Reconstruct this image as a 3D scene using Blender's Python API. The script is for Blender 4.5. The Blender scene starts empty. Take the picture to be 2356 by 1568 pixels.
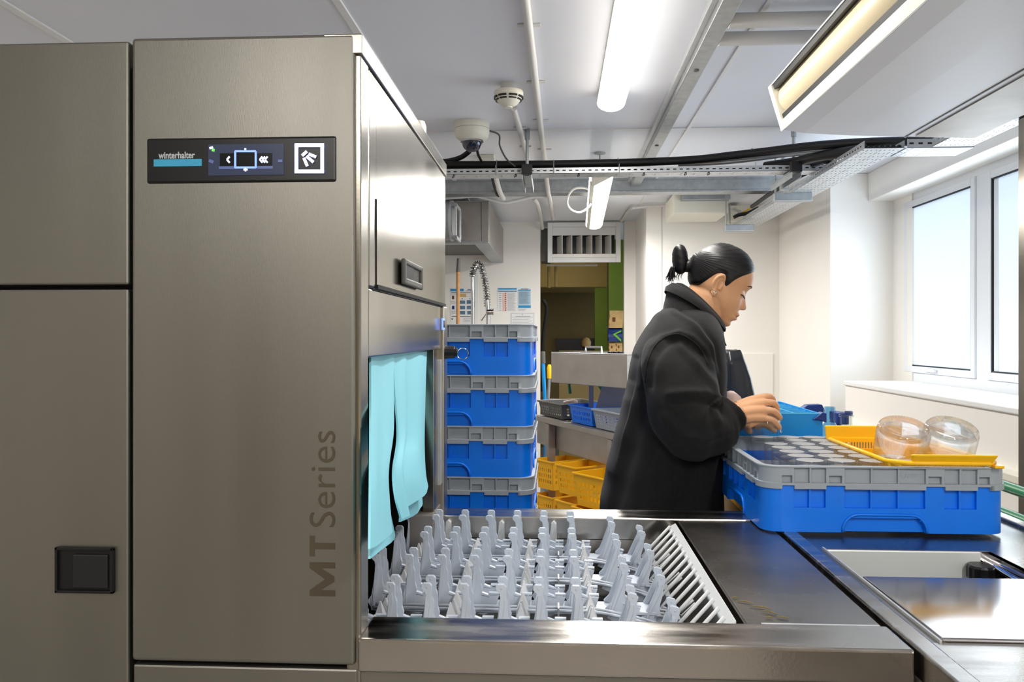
import bpy, math, random
from mathutils import Vector, Matrix, Euler
PI = math.pi
C = bpy.context.scene.collection
random.seed(7)

# ------------------------------------------------------------------ camera, world, lights, exposure
CAMZ = 1.30
F = 1850.0
YAW = math.atan(103 / F)
cam_d = bpy.data.cameras.new('camera')
cam = bpy.data.objects.new('camera', cam_d)
C.objects.link(cam)
cam.location = (0, 0, CAMZ)
cam.rotation_euler = (PI / 2, 0, YAW)
cam_d.sensor_width = 36
cam_d.lens = F / 2356 * 36
cam_d.shift_y = -12 / 2356
cam_d.clip_start = 0.02
bpy.context.scene.camera = cam
vs = bpy.context.scene.view_settings
vs.view_transform = 'Standard'
vs.look = 'None'
vs.gamma = 1
vs.use_curve_mapping = False
vs.exposure = 0.22
bpy.context.scene.cycles.transparent_max_bounces = 48
bpy.context.scene.cycles.transmission_bounces = 16
bpy.context.scene.cycles.max_bounces = 16
world = bpy.data.worlds.new('world')
bpy.context.scene.world = world
world.use_nodes = True
world.node_tree.nodes['Background'].inputs[0].default_value = (0.75, 0.87, 1.0, 1)
world.node_tree.nodes['Background'].inputs[1].default_value = 1.0

TUBE_E = 11.0      # ceiling tube emission
PANE_E = 0.5      # frosted window panes, daylight


def lamp(name, loc, rot, sx, sy, power, col):
    d = bpy.data.lights.new(name, 'AREA')
    d.shape = 'RECTANGLE'
    d.size, d.size_y = sx, sy
    d.energy = power
    d.color = col
    o = bpy.data.objects.new(name, d)
    o.location = loc
    o.rotation_euler = rot
    C.objects.link(o)
    return o


# daylight coming in through the frosted window, along the window plane
lamp('window_daylight', (1.93, 3.75, 1.58), (0, PI / 2, 0), 0.85, 1.5, 13, (0.78, 0.89, 1.0))
# unseen lamp added to light the room behind the doorway, dim and warm
lamp('back_room_fill', (0.1, 7.5, 2.0), (math.radians(25), 0, 0), 0.6, 0.6, 3.0, (1.0, 0.90, 0.68))
# tubes of the ceiling lights in view, just under their diffusers, then further area lights
lamp('tube_and_fill_light', (0.22, 2.4, 2.165), (0, 0, 0), 0.08, 1.5, 17, (1.0, 0.965, 0.92))
lamp('tube_and_fill_light', (0.26, 4.9, 2.055), (0, 0, 0), 0.09, 1.8, 31, (1.0, 0.975, 0.94))
lamp('tube_and_fill_light', (0.75, -0.7, 2.165), (0, 0, 0), 0.09, 1.5, 38, (1.0, 0.965, 0.92))  # unseen light added behind the camera for frontal fill
lamp('tube_and_fill_light', (-0.75, -1.1, 2.165), (0, 0, 0), 0.09, 1.5, 24, (1.0, 0.965, 0.92))  # second unseen light added behind the camera, also fill
lamp('tube_and_fill_light', (-1.6, 4.2, 2.165), (0, 0, 0), 0.09, 1.5, 8, (1.0, 0.965, 0.92))  # bare area light at the left

# ------------------------------------------------------------------ helpers


def Q(px, py, X=None, Y=None, Z=None):
    """point on the sight line of photograph pixel (px,py) where one coordinate is known"""
    u = (px - 1178) / F
    v = (772 - py) / F
    dx = -math.sin(YAW) + u * math.cos(YAW)
    dy = math.cos(YAW) + u * math.sin(YAW)
    k = X / dx if X is not None else (Y / dy if Y is not None else (Z - CAMZ) / v)
    return Vector((dx * k, dy * k, CAMZ + v * k))


def lin(c):
    return tuple(((x / 255 / 12.92) if x / 255 <= 0.04045 else ((x / 255 + 0.055) / 1.055) ** 2.4) for x in c)


def mat(name, rgb, rough=0.5, metal=0.0, bump=0.0, bscale=200, var=0.0, vscale=4, stretch=None,
        emit=None, estr=0, trans=0, ior=1.45, rvar=0.0, sheen=0, alpha=1, coat=0, spec=None, var2=None):
    m = bpy.data.materials.new(name)
    m.use_nodes = True
    nt = m.node_tree
    b = nt.nodes['Principled BSDF']
    c = lin(rgb)
    b.inputs['Base Color'].default_value = (*c, 1)
    b.inputs['Roughness'].default_value = rough
    b.inputs['Metallic'].default_value = metal
    b.inputs['Transmission Weight'].default_value = trans
    b.inputs['IOR'].default_value = ior
    b.inputs['Sheen Weight'].default_value = sheen
    b.inputs['Coat Weight'].default_value = coat
    if spec is not None:
        b.inputs['Specular IOR Level'].default_value = spec
    if emit:
        b.inputs['Emission Color'].default_value = (*lin(emit), 1)
        b.inputs['Emission Strength'].default_value = estr
    tc = nt.nodes.new('ShaderNodeTexCoord')
    mp = nt.nodes.new('ShaderNodeMapping')
    geo = nt.nodes.new('ShaderNodeNewGeometry')
    nt.links.new(geo.outputs['Position'], mp.inputs['Vector'])
    if stretch:
        mp.inputs['Scale'].default_value = stretch
    if var or rvar:
        n = nt.nodes.new('ShaderNodeTexNoise')
        n.inputs['Scale'].default_value = vscale
        n.inputs['Detail'].default_value = 5
        nt.links.new(mp.outputs[0], n.inputs['Vector'])
        if var:
            mix = nt.nodes.new('ShaderNodeMix')
            mix.data_type = 'RGBA'
            rr = nt.nodes.new('ShaderNodeMapRange')
            rr.inputs[1].default_value = 0.3
            rr.inputs[2].default_value = 0.7
            nt.links.new(n.outputs['Fac'], rr.inputs[0])
            nt.links.new(rr.outputs[0], mix.inputs[0])
            c2 = lin(var2) if var2 else tuple(x * (1 - var) for x in c)
            mix.inputs[6].default_value = (*c2, 1)
            mix.inputs[7].default_value = (*(tuple(min(1, x * (1 + var * .5)) for x in c)), 1)
            nt.links.new(mix.outputs[2], b.inputs['Base Color'])
        if rvar:
            mr = nt.nodes.new('ShaderNodeMapRange')
            mr.inputs[1].default_value = 0.3
            mr.inputs[2].default_value = 0.7
            mr.inputs[3].default_value = rough - rvar
            mr.inputs[4].default_value = rough + rvar
            nt.links.new(n.outputs['Fac'], mr.inputs[0])
            nt.links.new(mr.outputs[0], b.inputs['Roughness'])
    if bump:
        n2 = nt.nodes.new('ShaderNodeTexNoise')
        n2.inputs['Scale'].default_value = bscale
        n2.inputs['Detail'].default_value = 3
        nt.links.new(mp.outputs[0], n2.inputs['Vector'])
        bp = nt.nodes.new('ShaderNodeBump')
        bp.inputs['Strength'].default_value = bump
        bp.inputs['Distance'].default_value = 0.002
        nt.links.new(n2.outputs['Fac'], bp.inputs['Height'])
        nt.links.new(bp.outputs[0], b.inputs['Normal'])
    return m


M = dict(
    steel=mat('brushed_steel', (186, 179, 166), 0.30, 1.0, bump=0.05, bscale=300, rvar=0.05, vscale=5, var=0.06, stretch=(3, 3, .15)),
    steel_front=mat('satin_steel', (141, 139, 132), 0.42, 1.0, bump=0.06, bscale=500, rvar=0.04, vscale=3, var=0.07, stretch=(2, 2, .2)),
    steel_side=mat('machine_side_steel', (152, 147, 136), 0.22, 1.0, bump=0.03, bscale=200, rvar=0.05, vscale=4, var=0.04),
    steel_top=mat('worn_table_steel', (180, 175, 168), 0.22, 1.0, bump=0.05, bscale=180, rvar=0.08, vscale=6, var=0.12, stretch=(1, 6, 1)),
    steel_dark=mat('scratched_dark_steel', (146, 142, 136), 0.27, 1.0, bump=0.08, bscale=120, rvar=0.04, vscale=5, var=0.10),
    steel_polish=mat('polished_steel', (205, 203, 205), 0.14, 1.0, rvar=0.03, vscale=3),
    steel_back=mat('matt_steel', (174, 169, 163), 0.42, 0.85, bump=0.03, bscale=200, var=0.12, vscale=9),
    galv=mat('galvanised_steel', (172, 176, 178), 0.42, 0.8, var=0.15, vscale=30),
    galv_light=mat('galvanised_tray', (200, 203, 205), 0.4, 0.6, var=0.08, vscale=30),
    black=mat('black_plastic', (14, 14, 15), 0.35),
    black_gap=mat('black_gap', (8, 8, 9), 0.7),
    rubber=mat('black_rubber', (22, 22, 23), 0.5),
    wall=mat('white_wall_panel', (246, 242, 235), 0.32, bump=0.02, bscale=20, var=0.02, vscale=2),
    ceil=mat('ceiling_panel', (236, 239, 246), 0.42, bump=0.03, bscale=12, var=0.03, vscale=2),
    seam=mat('panel_seam', (176, 174, 172), 0.5),
    trim=mat('white_trim', (238, 238, 236), 0.35),
    frame=mat('window_frame_white', (235, 238, 242), 0.3),
    gasket=mat('window_gasket', (30, 33, 40), 0.6),
    pipe=mat('white_conduit', (222, 220, 216), 0.4),
    cream=mat('cream_plastic', (232, 228, 212), 0.4),
    floor=mat('dark_floor', (150, 146, 142), 0.5, bump=0.05, bscale=80, var=0.2, vscale=10),
    blue=mat('blue_plastic', (6, 120, 242), 0.33, bump=0.02, bscale=60, var=0.04, vscale=30),
    extender=mat('grey_plastic', (156, 164, 173), 0.4, bump=0.02, bscale=80),
    finger=mat('blue_grey_plastic', (194, 202, 214), 0.38),
    comb=mat('light_grey_plastic', (205, 207, 209), 0.45),
    spike=mat('white_grey_plastic', (210, 210, 212), 0.5),
    cyan=mat('cyan_curtain', (146, 222, 238), 0.5),
    yellow=mat('yellow_plastic', (255, 196, 22), 0.35),
    yellow_b=mat('basket_yellow_plastic', (250, 186, 10), 0.45),
    cyanbox=mat('cyan_blue_plastic', (10, 148, 224), 0.4),
    cyanbox2=mat('pale_cyan_plastic', (82, 190, 238), 0.4),
    navy=mat('navy_plastic', (14, 52, 122), 0.4),
    greyb=mat('dark_grey_plastic', (96, 94, 90), 0.5),
    greyb2=mat('mid_grey_plastic', (158, 164, 172), 0.5),
    glass=mat('clear_glass', (250, 252, 253), 0.02, trans=1.0, ior=1.45),
    glassb=mat('blue_tinted_glass', (205, 232, 248), 0.02, trans=1.0, ior=1.45),
    bag=mat('black_bag', (36, 38, 42), 0.24, bump=0.5, bscale=18),
    green=mat('green_pipe', (52, 122, 78), 0.35),
    wood=mat('wood_handle', (186, 138, 88), 0.5, var=0.2, vscale=20),
    chrome=mat('chrome', (215, 215, 215), 0.1, 1.0),
    paper=mat('poster_paper', (238, 238, 238), 0.5),
    pblue=mat('print_blue', (40, 150, 205), 0.5),
    ppale=mat('print_pale_blue', (178, 208, 226), 0.5),
    ppink=mat('print_pink', (236, 196, 182), 0.5),
    pdark=mat('print_dark', (62, 62, 68), 0.5),
    pgrey=mat('print_grey', (165, 165, 168), 0.5),
    ppic=mat('print_picture', (96, 128, 156), 0.5, var=0.4, vscale=60),
    olive=mat('olive_wall', (150, 128, 74), 0.7, var=0.1, vscale=3),
    olive_d=mat('dark_olive_wall', (118, 102, 62), 0.7, var=0.1, vscale=3),
    moss=mat('green_wall', (96, 118, 28), 0.7, var=0.15, vscale=4),
    kraft=mat('kraft_paper', (214, 178, 120), 0.8, var=0.15, vscale=20),
    brown=mat('brown_print', (110, 66, 30), 0.7),
    lime=mat('lime_print', (120, 200, 40), 0.6),
    fleece=mat('black_fleece', (17, 16, 17), 0.95, bump=0.3, bscale=900, sheen=0.05, var=0.35, vscale=90),
    trouser=mat('black_trousers', (16, 16, 18), 0.9),
    skin=mat('skin', (224, 170, 128), 0.5, bump=0.05, bscale=300, var=0.07, vscale=25),
    lips=mat('lips', (162, 92, 84), 0.42),
    hair=mat('black_hair', (13, 12, 14), 0.42, spec=0.45),
    cuff=mat('pale_pink_cotton', (232, 206, 196), 0.8),
    tube=mat('lit_tube_diffuser', (255, 252, 245), 0.4, emit=(255, 249, 240), estr=TUBE_E),
    hoodtube=mat('cream_diffuser', (226, 210, 174), 0.35, emit=(255, 236, 200), estr=0.03),
    pane=mat('frosted_pane', (205, 222, 238), 0.35, emit=(214, 232, 252), estr=PANE_E),
    lcd=mat('display_screen', (34, 38, 52), 0.2, emit=(60, 68, 92), estr=0.5),
    lcd_dark=mat('display_dark', (8, 9, 14), 0.2),
    lcd_white=mat('display_white', (200, 210, 255), 0.3, emit=(200, 212, 255), estr=1.2),
    lcd_blue=mat('display_blue', (120, 150, 240), 0.3, emit=(130, 160, 250), estr=1.0),
    lcd_dim=mat('display_dim', (70, 80, 120), 0.3, emit=(80, 92, 140), estr=0.6),
    lcd_green=mat('display_green', (100, 220, 80), 0.3, emit=(110, 230, 80), estr=0.8),
    logo_blue=mat('logo_stripe', (60, 165, 205), 0.4),
    logo_grey=mat('logo_grey', (190, 192, 196), 0.4),
    scrap=mat('food_scrap', (120, 104, 62), 0.8),
    letter=mat('engraved_lettering', (92, 84, 70), 0.5, 0.6),
)



def thin_glass(name, tint, refr=0.0, ior=1.5, pale_mix=0.0):
    """thin clear glass: light passes straight through, the surface reflects by Fresnel"""
    m = bpy.data.materials.new(name)
    m.use_nodes = True
    nt = m.node_tree
    for n in list(nt.nodes):
        nt.nodes.remove(n)
    out = nt.nodes.new('ShaderNodeOutputMaterial')
    tr = nt.nodes.new('ShaderNodeBsdfTransparent')
    tr.inputs[0].default_value = (*lin(tint), 1)
    gl = nt.nodes.new('ShaderNodeBsdfGlossy')
    gl.inputs['Roughness'].default_value = .03
    lw = nt.nodes.new('ShaderNodeLayerWeight')
    lw.inputs[0].default_value = .5
    pw = nt.nodes.new('ShaderNodeMath')
    pw.operation = 'POWER'
    pw.inputs[1].default_value = 4.5
    fr = nt.nodes.new('ShaderNodeMath')
    fr.operation = 'MULTIPLY_ADD'
    fr.inputs[1].default_value = .9
    fr.inputs[2].default_value = .035
    nt.links.new(lw.outputs['Facing'], pw.inputs[0])
    nt.links.new(pw.outputs[0], fr.inputs[0])
    mx = nt.nodes.new('ShaderNodeMixShader')
    nt.links.new(fr.outputs[0], mx.inputs[0])
    nt.links.new(tr.outputs[0], mx.inputs[1])
    nt.links.new(gl.outputs[0], mx.inputs[2])
    last = mx
    if refr:
        g = nt.nodes.new('ShaderNodeBsdfGlass')
        g.inputs['IOR'].default_value = 1.45
        g.inputs['Roughness'].default_value = .01
        m2 = nt.nodes.new('ShaderNodeMixShader')
        m2.inputs[0].default_value = refr
        nt.links.new(mx.outputs[0], m2.inputs[1])
        nt.links.new(g.outputs[0], m2.inputs[2])
        last = m2
    if pale_mix:
        df = nt.nodes.new('ShaderNodeBsdfDiffuse')
        tl_ = nt.nodes.new('ShaderNodeBsdfTranslucent')
        for n in (df, tl_):
            n.inputs[0].default_value = (.86, .84, .80, 1)
        ma = nt.nodes.new('ShaderNodeMixShader')
        ma.inputs[0].default_value = .5
        nt.links.new(df.outputs[0], ma.inputs[1])
        nt.links.new(tl_.outputs[0], ma.inputs[2])
        m3 = nt.nodes.new('ShaderNodeMixShader')
        m3.inputs[0].default_value = pale_mix
        nt.links.new(last.outputs[0], m3.inputs[1])
        nt.links.new(ma.outputs[0], m3.inputs[2])
        last = m3
    nt.links.new(last.outputs[0], out.inputs[0])
    return m


M['glass'] = thin_glass('clear_glass', (244, 246, 247))
M['glassb'] = thin_glass('blue_tinted_glass', (206, 232, 246))
M['glassj'] = thin_glass('thick_clear_glass', (248, 249, 249), .28)
M['top_reflection'] = thin_glass('tumbler_top_reflection', (250, 250, 250), pale_mix=.72)  # pale diffuse colour painted in place of grazing reflections on the tumbler tops
M['glasst'] = thin_glass('tumbler_glass', (250, 251, 252), pale_mix=.02)
M['rackin'] = mat('rack_inner_grey', (196, 200, 210), 0.45)

POS = {}


def wpos(o):
    return POS[o.name]


def empty(name, loc, label=None, cat=None, group=None, rz=0):
    o = bpy.data.objects.new(name, None)
    C.objects.link(o)
    o.location = loc
    o.rotation_euler = (0, 0, rz)
    o.empty_display_size = 0.05
    POS[o.name] = Vector(loc)
    if label:
        o['label'] = label
        o['category'] = cat
    if group:
        o['group'] = group
    return o


def tag(o, label=None, cat=None, group=None, kind=None):
    if label:
        o['label'] = label
    if cat:
        o['category'] = cat
    if group:
        o['group'] = group
    if kind:
        o['kind'] = kind
    return o


class MB:
    def __init__(s):
        s.v = []
        s.f = []
        s.mi = []
        s.cur = 0

    def add(s, vs_, fs):
        n = len(s.v)
        s.v += [tuple(p) for p in vs_]
        s.f += [tuple(i + n for i in f) for f in fs]
        s.mi += [s.cur] * len(fs)

    def box(s, x0, x1, y0, y1, z0, z1):
        s.add([(x0, y0, z0), (x1, y0, z0), (x1, y1, z0), (x0, y1, z0), (x0, y0, z1), (x1, y0, z1), (x1, y1, z1), (x0, y1, z1)],
              [(0, 3, 2, 1), (4, 5, 6, 7), (0, 1, 5, 4), (1, 2, 6, 5), (2, 3, 7, 6), (3, 0, 4, 7)])
        return s

    def obox(s, c, ax, ay, az):
        c, ax, ay, az = map(Vector, (c, ax, ay, az))
        p = [c + sx * ax + sy * ay + sz * az for sz in (-1, 1) for sx, sy in ((-1, -1), (1, -1), (1, 1), (-1, 1))]
        s.add(p, [(0, 3, 2, 1), (4, 5, 6, 7), (0, 1, 5, 4), (1, 2, 6, 5), (2, 3, 7, 6), (3, 0, 4, 7)])
        return s

    def prism(s, pts, ext):
        """pts 3D polygon, ext vector"""
        e = Vector(ext)
        n = len(pts)
        a = [Vector(p) for p in pts]
        s.add(a + [p + e for p in a], [tuple(range(n))[::-1], tuple(range(n, 2 * n))] + [(i, (i + 1) % n, n + (i + 1) % n, n + i) for i in range(n)])
        return s

    def tube(s, path, r, n=10, cap=True, closed=False, sq=None):
        P = [Vector(p) for p in path]
        m = len(P)
        rs = r if isinstance(r, (list, tuple)) else [r] * m
        if closed:
            T = [(P[(i + 1) % m] - P[i - 1]).normalized() for i in range(m)]
        else:
            T = [(P[min(i + 1, m - 1)] - P[max(i - 1, 0)]).normalized() for i in range(m)]
        up = Vector((0, 0, 1)) if abs(T[0].z) < 0.9 else Vector((1, 0, 0))
        N = (up - T[0] * up.dot(T[0])).normalized()
        vv = []
        for i in range(m):
            N = (N - T[i] * N.dot(T[i])).normalized()
            B = T[i].cross(N)
            for k in range(n):
                a = 2 * PI * k / n
                rr = rs[i]
                if sq:
                    vv.append(P[i] + N * (rr * sq[i][0] * math.cos(a)) + B * (rr * sq[i][1] * math.sin(a)))
                else:
                    vv.append(P[i] + N * (rr * math.cos(a)) + B * (rr * math.sin(a)))
        ff = []
        mm = m if closed else m - 1
        for i in range(mm):
            j = (i + 1) % m
            for k in range(n):
                l = (k + 1) % n
                ff.append((i * n + k, i * n + l, j * n + l, j * n + k))
        if cap and not closed:
            ff.append(tuple(range(n))[::-1])
            ff.append(tuple((m - 1) * n + k for k in range(n)))
        s.add(vv, ff)
        return s

    def lathe(s, prof, c, n=20, mtx=None, cap=False, sx=1, sy=1):
        """prof list of (r,z)"""
        c = Vector(c)
        vv = []
        for r, z in prof:
            for k in range(n):
                a = 2 * PI * k / n
                p = Vector((r * math.cos(a) * sx, r * math.sin(a) * sy, z))
                if mtx:
                    p = mtx @ p
                vv.append(p + c)
        m = len(prof)
        ff = [(i * n + k, i * n + (k + 1) % n, (i + 1) * n + (k + 1) % n, (i + 1) * n + k) for i in range(m - 1) for k in range(n)]
        if cap:
            ff.append(tuple(range(n))[::-1])
            ff.append(tuple((m - 1) * n + k for k in range(n)))
        s.add(vv, ff)
        return s

    def rings(s, rings, cap=True):
        n = len(rings[0])
        vv = [p for r in rings for p in r]
        m = len(rings)
        ff = [(i * n + k, i * n + (k + 1) % n, (i + 1) * n + (k + 1) % n, (i + 1) * n + k) for i in range(m - 1) for k in range(n)]
        if cap:
            ff.append(tuple(range(n))[::-1])
            ff.append(tuple((m - 1) * n + k for k in range(n)))
        s.add(vv, ff)
        return s

    def relief(s, P, us, vs_, fn, T, periodic=False):
        """wall made of cells; fn(i,j)-> outer depth or None for an opening; P(u,v,d)"""
        nu, nv = len(us) - 1, len(vs_) - 1
        cells = [[fn(i, j) for j in range(nv)] for i in range(nu)]
        V, Fs, idx = [], [], {}

        def vid(u, v, d):
            k = (round(u, 6), round(v, 6), round(d, 6))
            if k not in idx:
                idx[k] = len(V)
                V.append(P(u, v, d))
            return idx[k]

        def q(*pts):
            Fs.append(tuple(vid(*p) for p in pts))
        dd = lambda x: T if x is None else x
        for i in range(nu):
            for j in range(nv):
                d = cells[i][j]
                u0, u1, v0, v1 = us[i], us[i + 1], vs_[j], vs_[j + 1]
                if d is not None:
                    q((u0, v0, d), (u1, v0, d), (u1, v1, d), (u0, v1, d))
                    q((u0, v1, T), (u1, v1, T), (u1, v0, T), (u0, v0, T))
                # right neighbour
                ni = (i + 1) % nu if periodic else i + 1
                e = cells[ni][j] if (periodic or ni < nu) else None
                if dd(d) != dd(e):
                    a, b = dd(d), dd(e)
                    q((u1, v0, a), (u1, v0, b), (u1, v1, b), (u1, v1, a))
                if i == 0 and not periodic and d is not None:
                    q((u0, v0, T), (u0, v0, d), (u0, v1, d), (u0, v1, T))
                e = cells[i][j + 1] if j + 1 < nv else None
                if dd(d) != dd(e):
                    a, b = dd(d), dd(e)
                    q((u0, v1, a), (u1, v1, a), (u1, v1, b), (u0, v1, b))
                if j == 0 and d is not None:
                    q((u0, v0, T), (u1, v0, T), (u1, v0, d), (u0, v0, d))
        Fs = [f for f in Fs if len(set(f)) == 4]
        s.add(V, Fs)
        return s

    def build(s, name, m, parent=None, bevel=0, smooth=False, seg=2, mats=None, recalc=False):
        me = bpy.data.meshes.new(name)
        xs = [p[0] for p in s.v]
        ys = [p[1] for p in s.v]
        zs = [p[2] for p in s.v]
        o0 = Vector(((min(xs) + max(xs)) / 2, (min(ys) + max(ys)) / 2, min(zs)))
        me.from_pydata([(p[0] - o0.x, p[1] - o0.y, p[2] - o0.z) for p in s.v], [], s.f)
        for mm in (mats or [m]):
            me.materials.append(mm)
        if mats:
            me.polygons.foreach_set('material_index', s.mi)
        if smooth:
            me.polygons.foreach_set('use_smooth', [True] * len(me.polygons))
            if smooth != 'all':
                me.set_sharp_from_angle(angle=math.radians(40))
        if recalc:
            import bmesh
            bm = bmesh.new()
            bm.from_mesh(me)
            bmesh.ops.recalc_face_normals(bm, faces=bm.faces)
            bm.to_mesh(me)
            bm.free()
        me.update()
        o = bpy.data.objects.new(name, me)
        C.objects.link(o)
        if parent:
            o.parent = parent
            o.location = o0 - wpos(parent)
        else:
            o.location = o0
        POS[o.name] = o0
        if bevel:
            b = o.modifiers.new('bevel', 'BEVEL')
            b.width = bevel
            b.segments = seg
            b.limit_method = 'ANGLE'
            b.angle_limit = math.radians(50)
        return o


def bx(name, m, x0, x1, y0, y1, z0, z1, parent=None, bevel=0.0, **k):
    return MB().box(min(x0, x1), max(x0, x1), min(y0, y1), max(y0, y1), min(z0, z1), max(z0, z1)).build(name, m, parent, bevel, **k)


def text(name, s, size, m, parent, origin, ax, up, off=0.0, depth=0.0006, width=None):
    """lettering as a thin mesh; origin = left end of baseline, ax / up unit vectors"""
    cu = bpy.data.curves.new(name, 'FONT')
    cu.body = s
    cu.size = size
    cu.offset = off
    cu.extrude = depth / 2
    cu.resolution_u = 4
    t = bpy.data.objects.new(name, cu)
    C.objects.link(t)
    dg = bpy.context.evaluated_depsgraph_get()
    me = bpy.data.meshes.new_from_object(t.evaluated_get(dg))
    C.objects.unlink(t)
    bpy.data.objects.remove(t)
    ax, up = Vector(ax), Vector(up)
    nn = ax.cross(up)
    xs = [v.co.x for v in me.vertices]
    k = (width / (max(xs) - min(xs))) if width else 1
    o0 = Vector(origin)
    for v in me.vertices:
        v.co = ax * ((v.co.x - min(xs)) * k) + up * v.co.y + nn * v.co.z
    me.materials.clear()
    me.materials.append(m)
    o = bpy.data.objects.new(name, me)
    C.objects.link(o)
    if parent:
        o.parent = parent
        o.location = o0 - wpos(parent)
    else:
        o.location = o0
    POS[o.name] = o0
    return o


def dup(root, loc, rz=None, label=None):
    r = root.copy()
    C.objects.link(r)
    r.location = loc
    if rz is not None:
        r.rotation_euler = (0, 0, rz)
    if label:
        r['label'] = label
    for ch in list(root.children):
        c = ch.copy()
        C.objects.link(c)
        c.parent = r
        for g in ch.children:
            d = g.copy()
            C.objects.link(d)
            d.parent = c
    return r


def smoothpath(pts, sub=8):
    """Catmull-Rom"""
    P = [Vector(p) for p in pts]
    P = [P[0] * 2 - P[1]] + P + [P[-1] * 2 - P[-2]]
    out = []
    for i in range(1, len(P) - 2):
        for k in range(sub):
            t = k / sub
            a, b, c, d = P[i - 1:i + 3]
            out.append(0.5 * ((2 * b) + (c - a) * t + (2 * a - 5 * b + 4 * c - d) * t * t + (3 * b - a - 3 * c + d) * t ** 3))
    out.append(P[-2])
    return out


def interp(tab, x):
    if x <= tab[0][0]:
        return tab[0][1]
    for (a, b), (c, d) in zip(tab, tab[1:]):
        if x <= c:
            return b + (d - b) * (x - a) / (c - a)
    return tab[-1][1]


def cr(tab, x):
    """smooth interpolation of a table (monotone x)"""
    n = len(tab)
    if x <= tab[0][0]:
        return tab[0][1]
    if x >= tab[-1][0]:
        return tab[-1][1]
    for i in range(n - 1):
        if x <= tab[i + 1][0]:
            break
    x0, y0 = tab[i]
    x1, y1 = tab[i + 1]
    sl = (y1 - y0) / (x1 - x0)
    s0 = sl if i == 0 else (y1 - tab[i - 1][1]) / (x1 - tab[i - 1][0])
    s1 = sl if i == n - 2 else (tab[i + 2][1] - y0) / (tab[i + 2][0] - x0)
    h = x1 - x0
    t = (x - x0) / h
    return (2 * t ** 3 - 3 * t * t + 1) * y0 + (t ** 3 - 2 * t * t + t) * h * s0 + (-2 * t ** 3 + 3 * t * t) * y1 + (t ** 3 - t * t) * h * s1


# ------------------------------------------------------------------ the room
CZ = 2.25
TZ = 0.896
XW = 1.60     # right wall plane
YB = 6.7      # back wall with the doorway
YB2 = 5.9     # nearer back wall on the right


def struct(o):
    o['kind'] = 'structure'
    return o


struct(bx('floor', M['floor'], -2.8, 2.3, -2.6, 9.7, -0.05, 0))
ce = struct(MB().box(-2.8, 2.3, -2.6, 9.7, CZ, CZ + 0.05).build('ceiling', M['ceil']))
# ceiling panel joints and cover strips
s1 = Q(775, 0, Z=CZ).x
s2 = Q(0, 0, Z=CZ)
s3 = Q(1770, 0, Z=CZ).x
ys = Q(1400, 297, Z=CZ).y
xdoorL = Q(1243, 600, Y=YB).x
for nm, (x0, x1, y0, y1) in dict(a=(s1 - .012, s1 + .012, .3, YB), b=(s2.x - .014, s2.x + .014, .3, YB), c=(s3 - .008, s3 + .008, .3, YB2)).items():
    bx('joint_strip', M['trim'], x0, x1, y0, y1, CZ - .006, CZ + .001, ce, 0.001)
bx('joint_strip', M['trim'], s1, XW, ys - .01, ys + .01, CZ - .004, CZ + .001, ce)

wb = struct(MB().box(-2.8, xdoorL, YB, YB + .08, 0, CZ).build('wall_back', M['wall']))
xj = Q(1436, 700, Y=YB).x
bx('wall_panel', M['wall'], xj, 0.72, YB, YB + .08, 0, CZ, wb)
X6 = Q(1487, 600, Y=YB2).x
bx('wall_panel', M['wall'], X6, XW + .06, YB2, YB2 + .06, 0, CZ, wb, .002)
bx('wall_panel', M['wall'], X6, X6 + .06, YB2 + .06, YB + .02, 0, CZ, wb)
xs_ = Q(1523, 700, Y=YB2).x
bx('joint_strip', M['seam'], xs_ - .002, xs_ + .002, YB2 - .002, YB2, .1, CZ, wb)
# access hatch low on the back wall
a = Q(1700, 812, Y=YB2)
b = Q(1778, 932, Y=YB2)
bx('access_hatch', M['wall'], a.x, b.x, YB2 - .012, YB2 + .01, 0.5, a.z, wb, .004)
# right wall in front of the back corner, and the recess of the window
YR = Q(1910, 700, X=XW).y
wr = struct(MB().box(XW, XW + .4, YR, YB2, 0, CZ).build('wall_right', M['wall'], bevel=.004))
XG = 1.98    # window plane
# low wall with sill
ysill = Q(1945, 885, X=XW).y
zs = Q(1945, 880, X=XW).z
bx('low_wall', M['wall'], XW, XG + .2, -2.6, ysill, 0, zs - .012, wr)
bx('recess_side', M['wall'], XG - .02, XG + .4, ysill, YR, 0, CZ, wr)
struct(bx('trim_1', M['trim'], XW - .012, XG + .02, -2.6, ysill, zs - .012, zs + .012, None, .005))
# boxed beam over the window
xb = Q(2005, 400, Y=YR - .05).x
zb = Q(2005, 460, X=xb).z
struct(bx('trim_2', M['wall'], xb, XG + .4, -2.6, YR, zb, CZ, None, .004))
# rail along the low wall
zr = Q(2330, 1085, X=XW - .02).z
struct(bx('trim_3', M['cream'], XW - .05, XW, -2.6, ysill - .05, zr - .03, zr, None, .004))
bx('wall_panel', M['wall'], XG, XG + .4, -2.6, ysill, zb - .02, CZ, wr)
# window 1
g0 = Q(2095, 480, X=XG)
gb = Q(2095, 840, X=XG)
zt, zbm = g0.z + .0, gb.z
yA0, yA1 = Q(2243, 600, X=XG).y, g0.y
yB1 = Q(2290, 600, X=XG).y
yB0 = yB1 - (yA1 - yA0)


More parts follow.
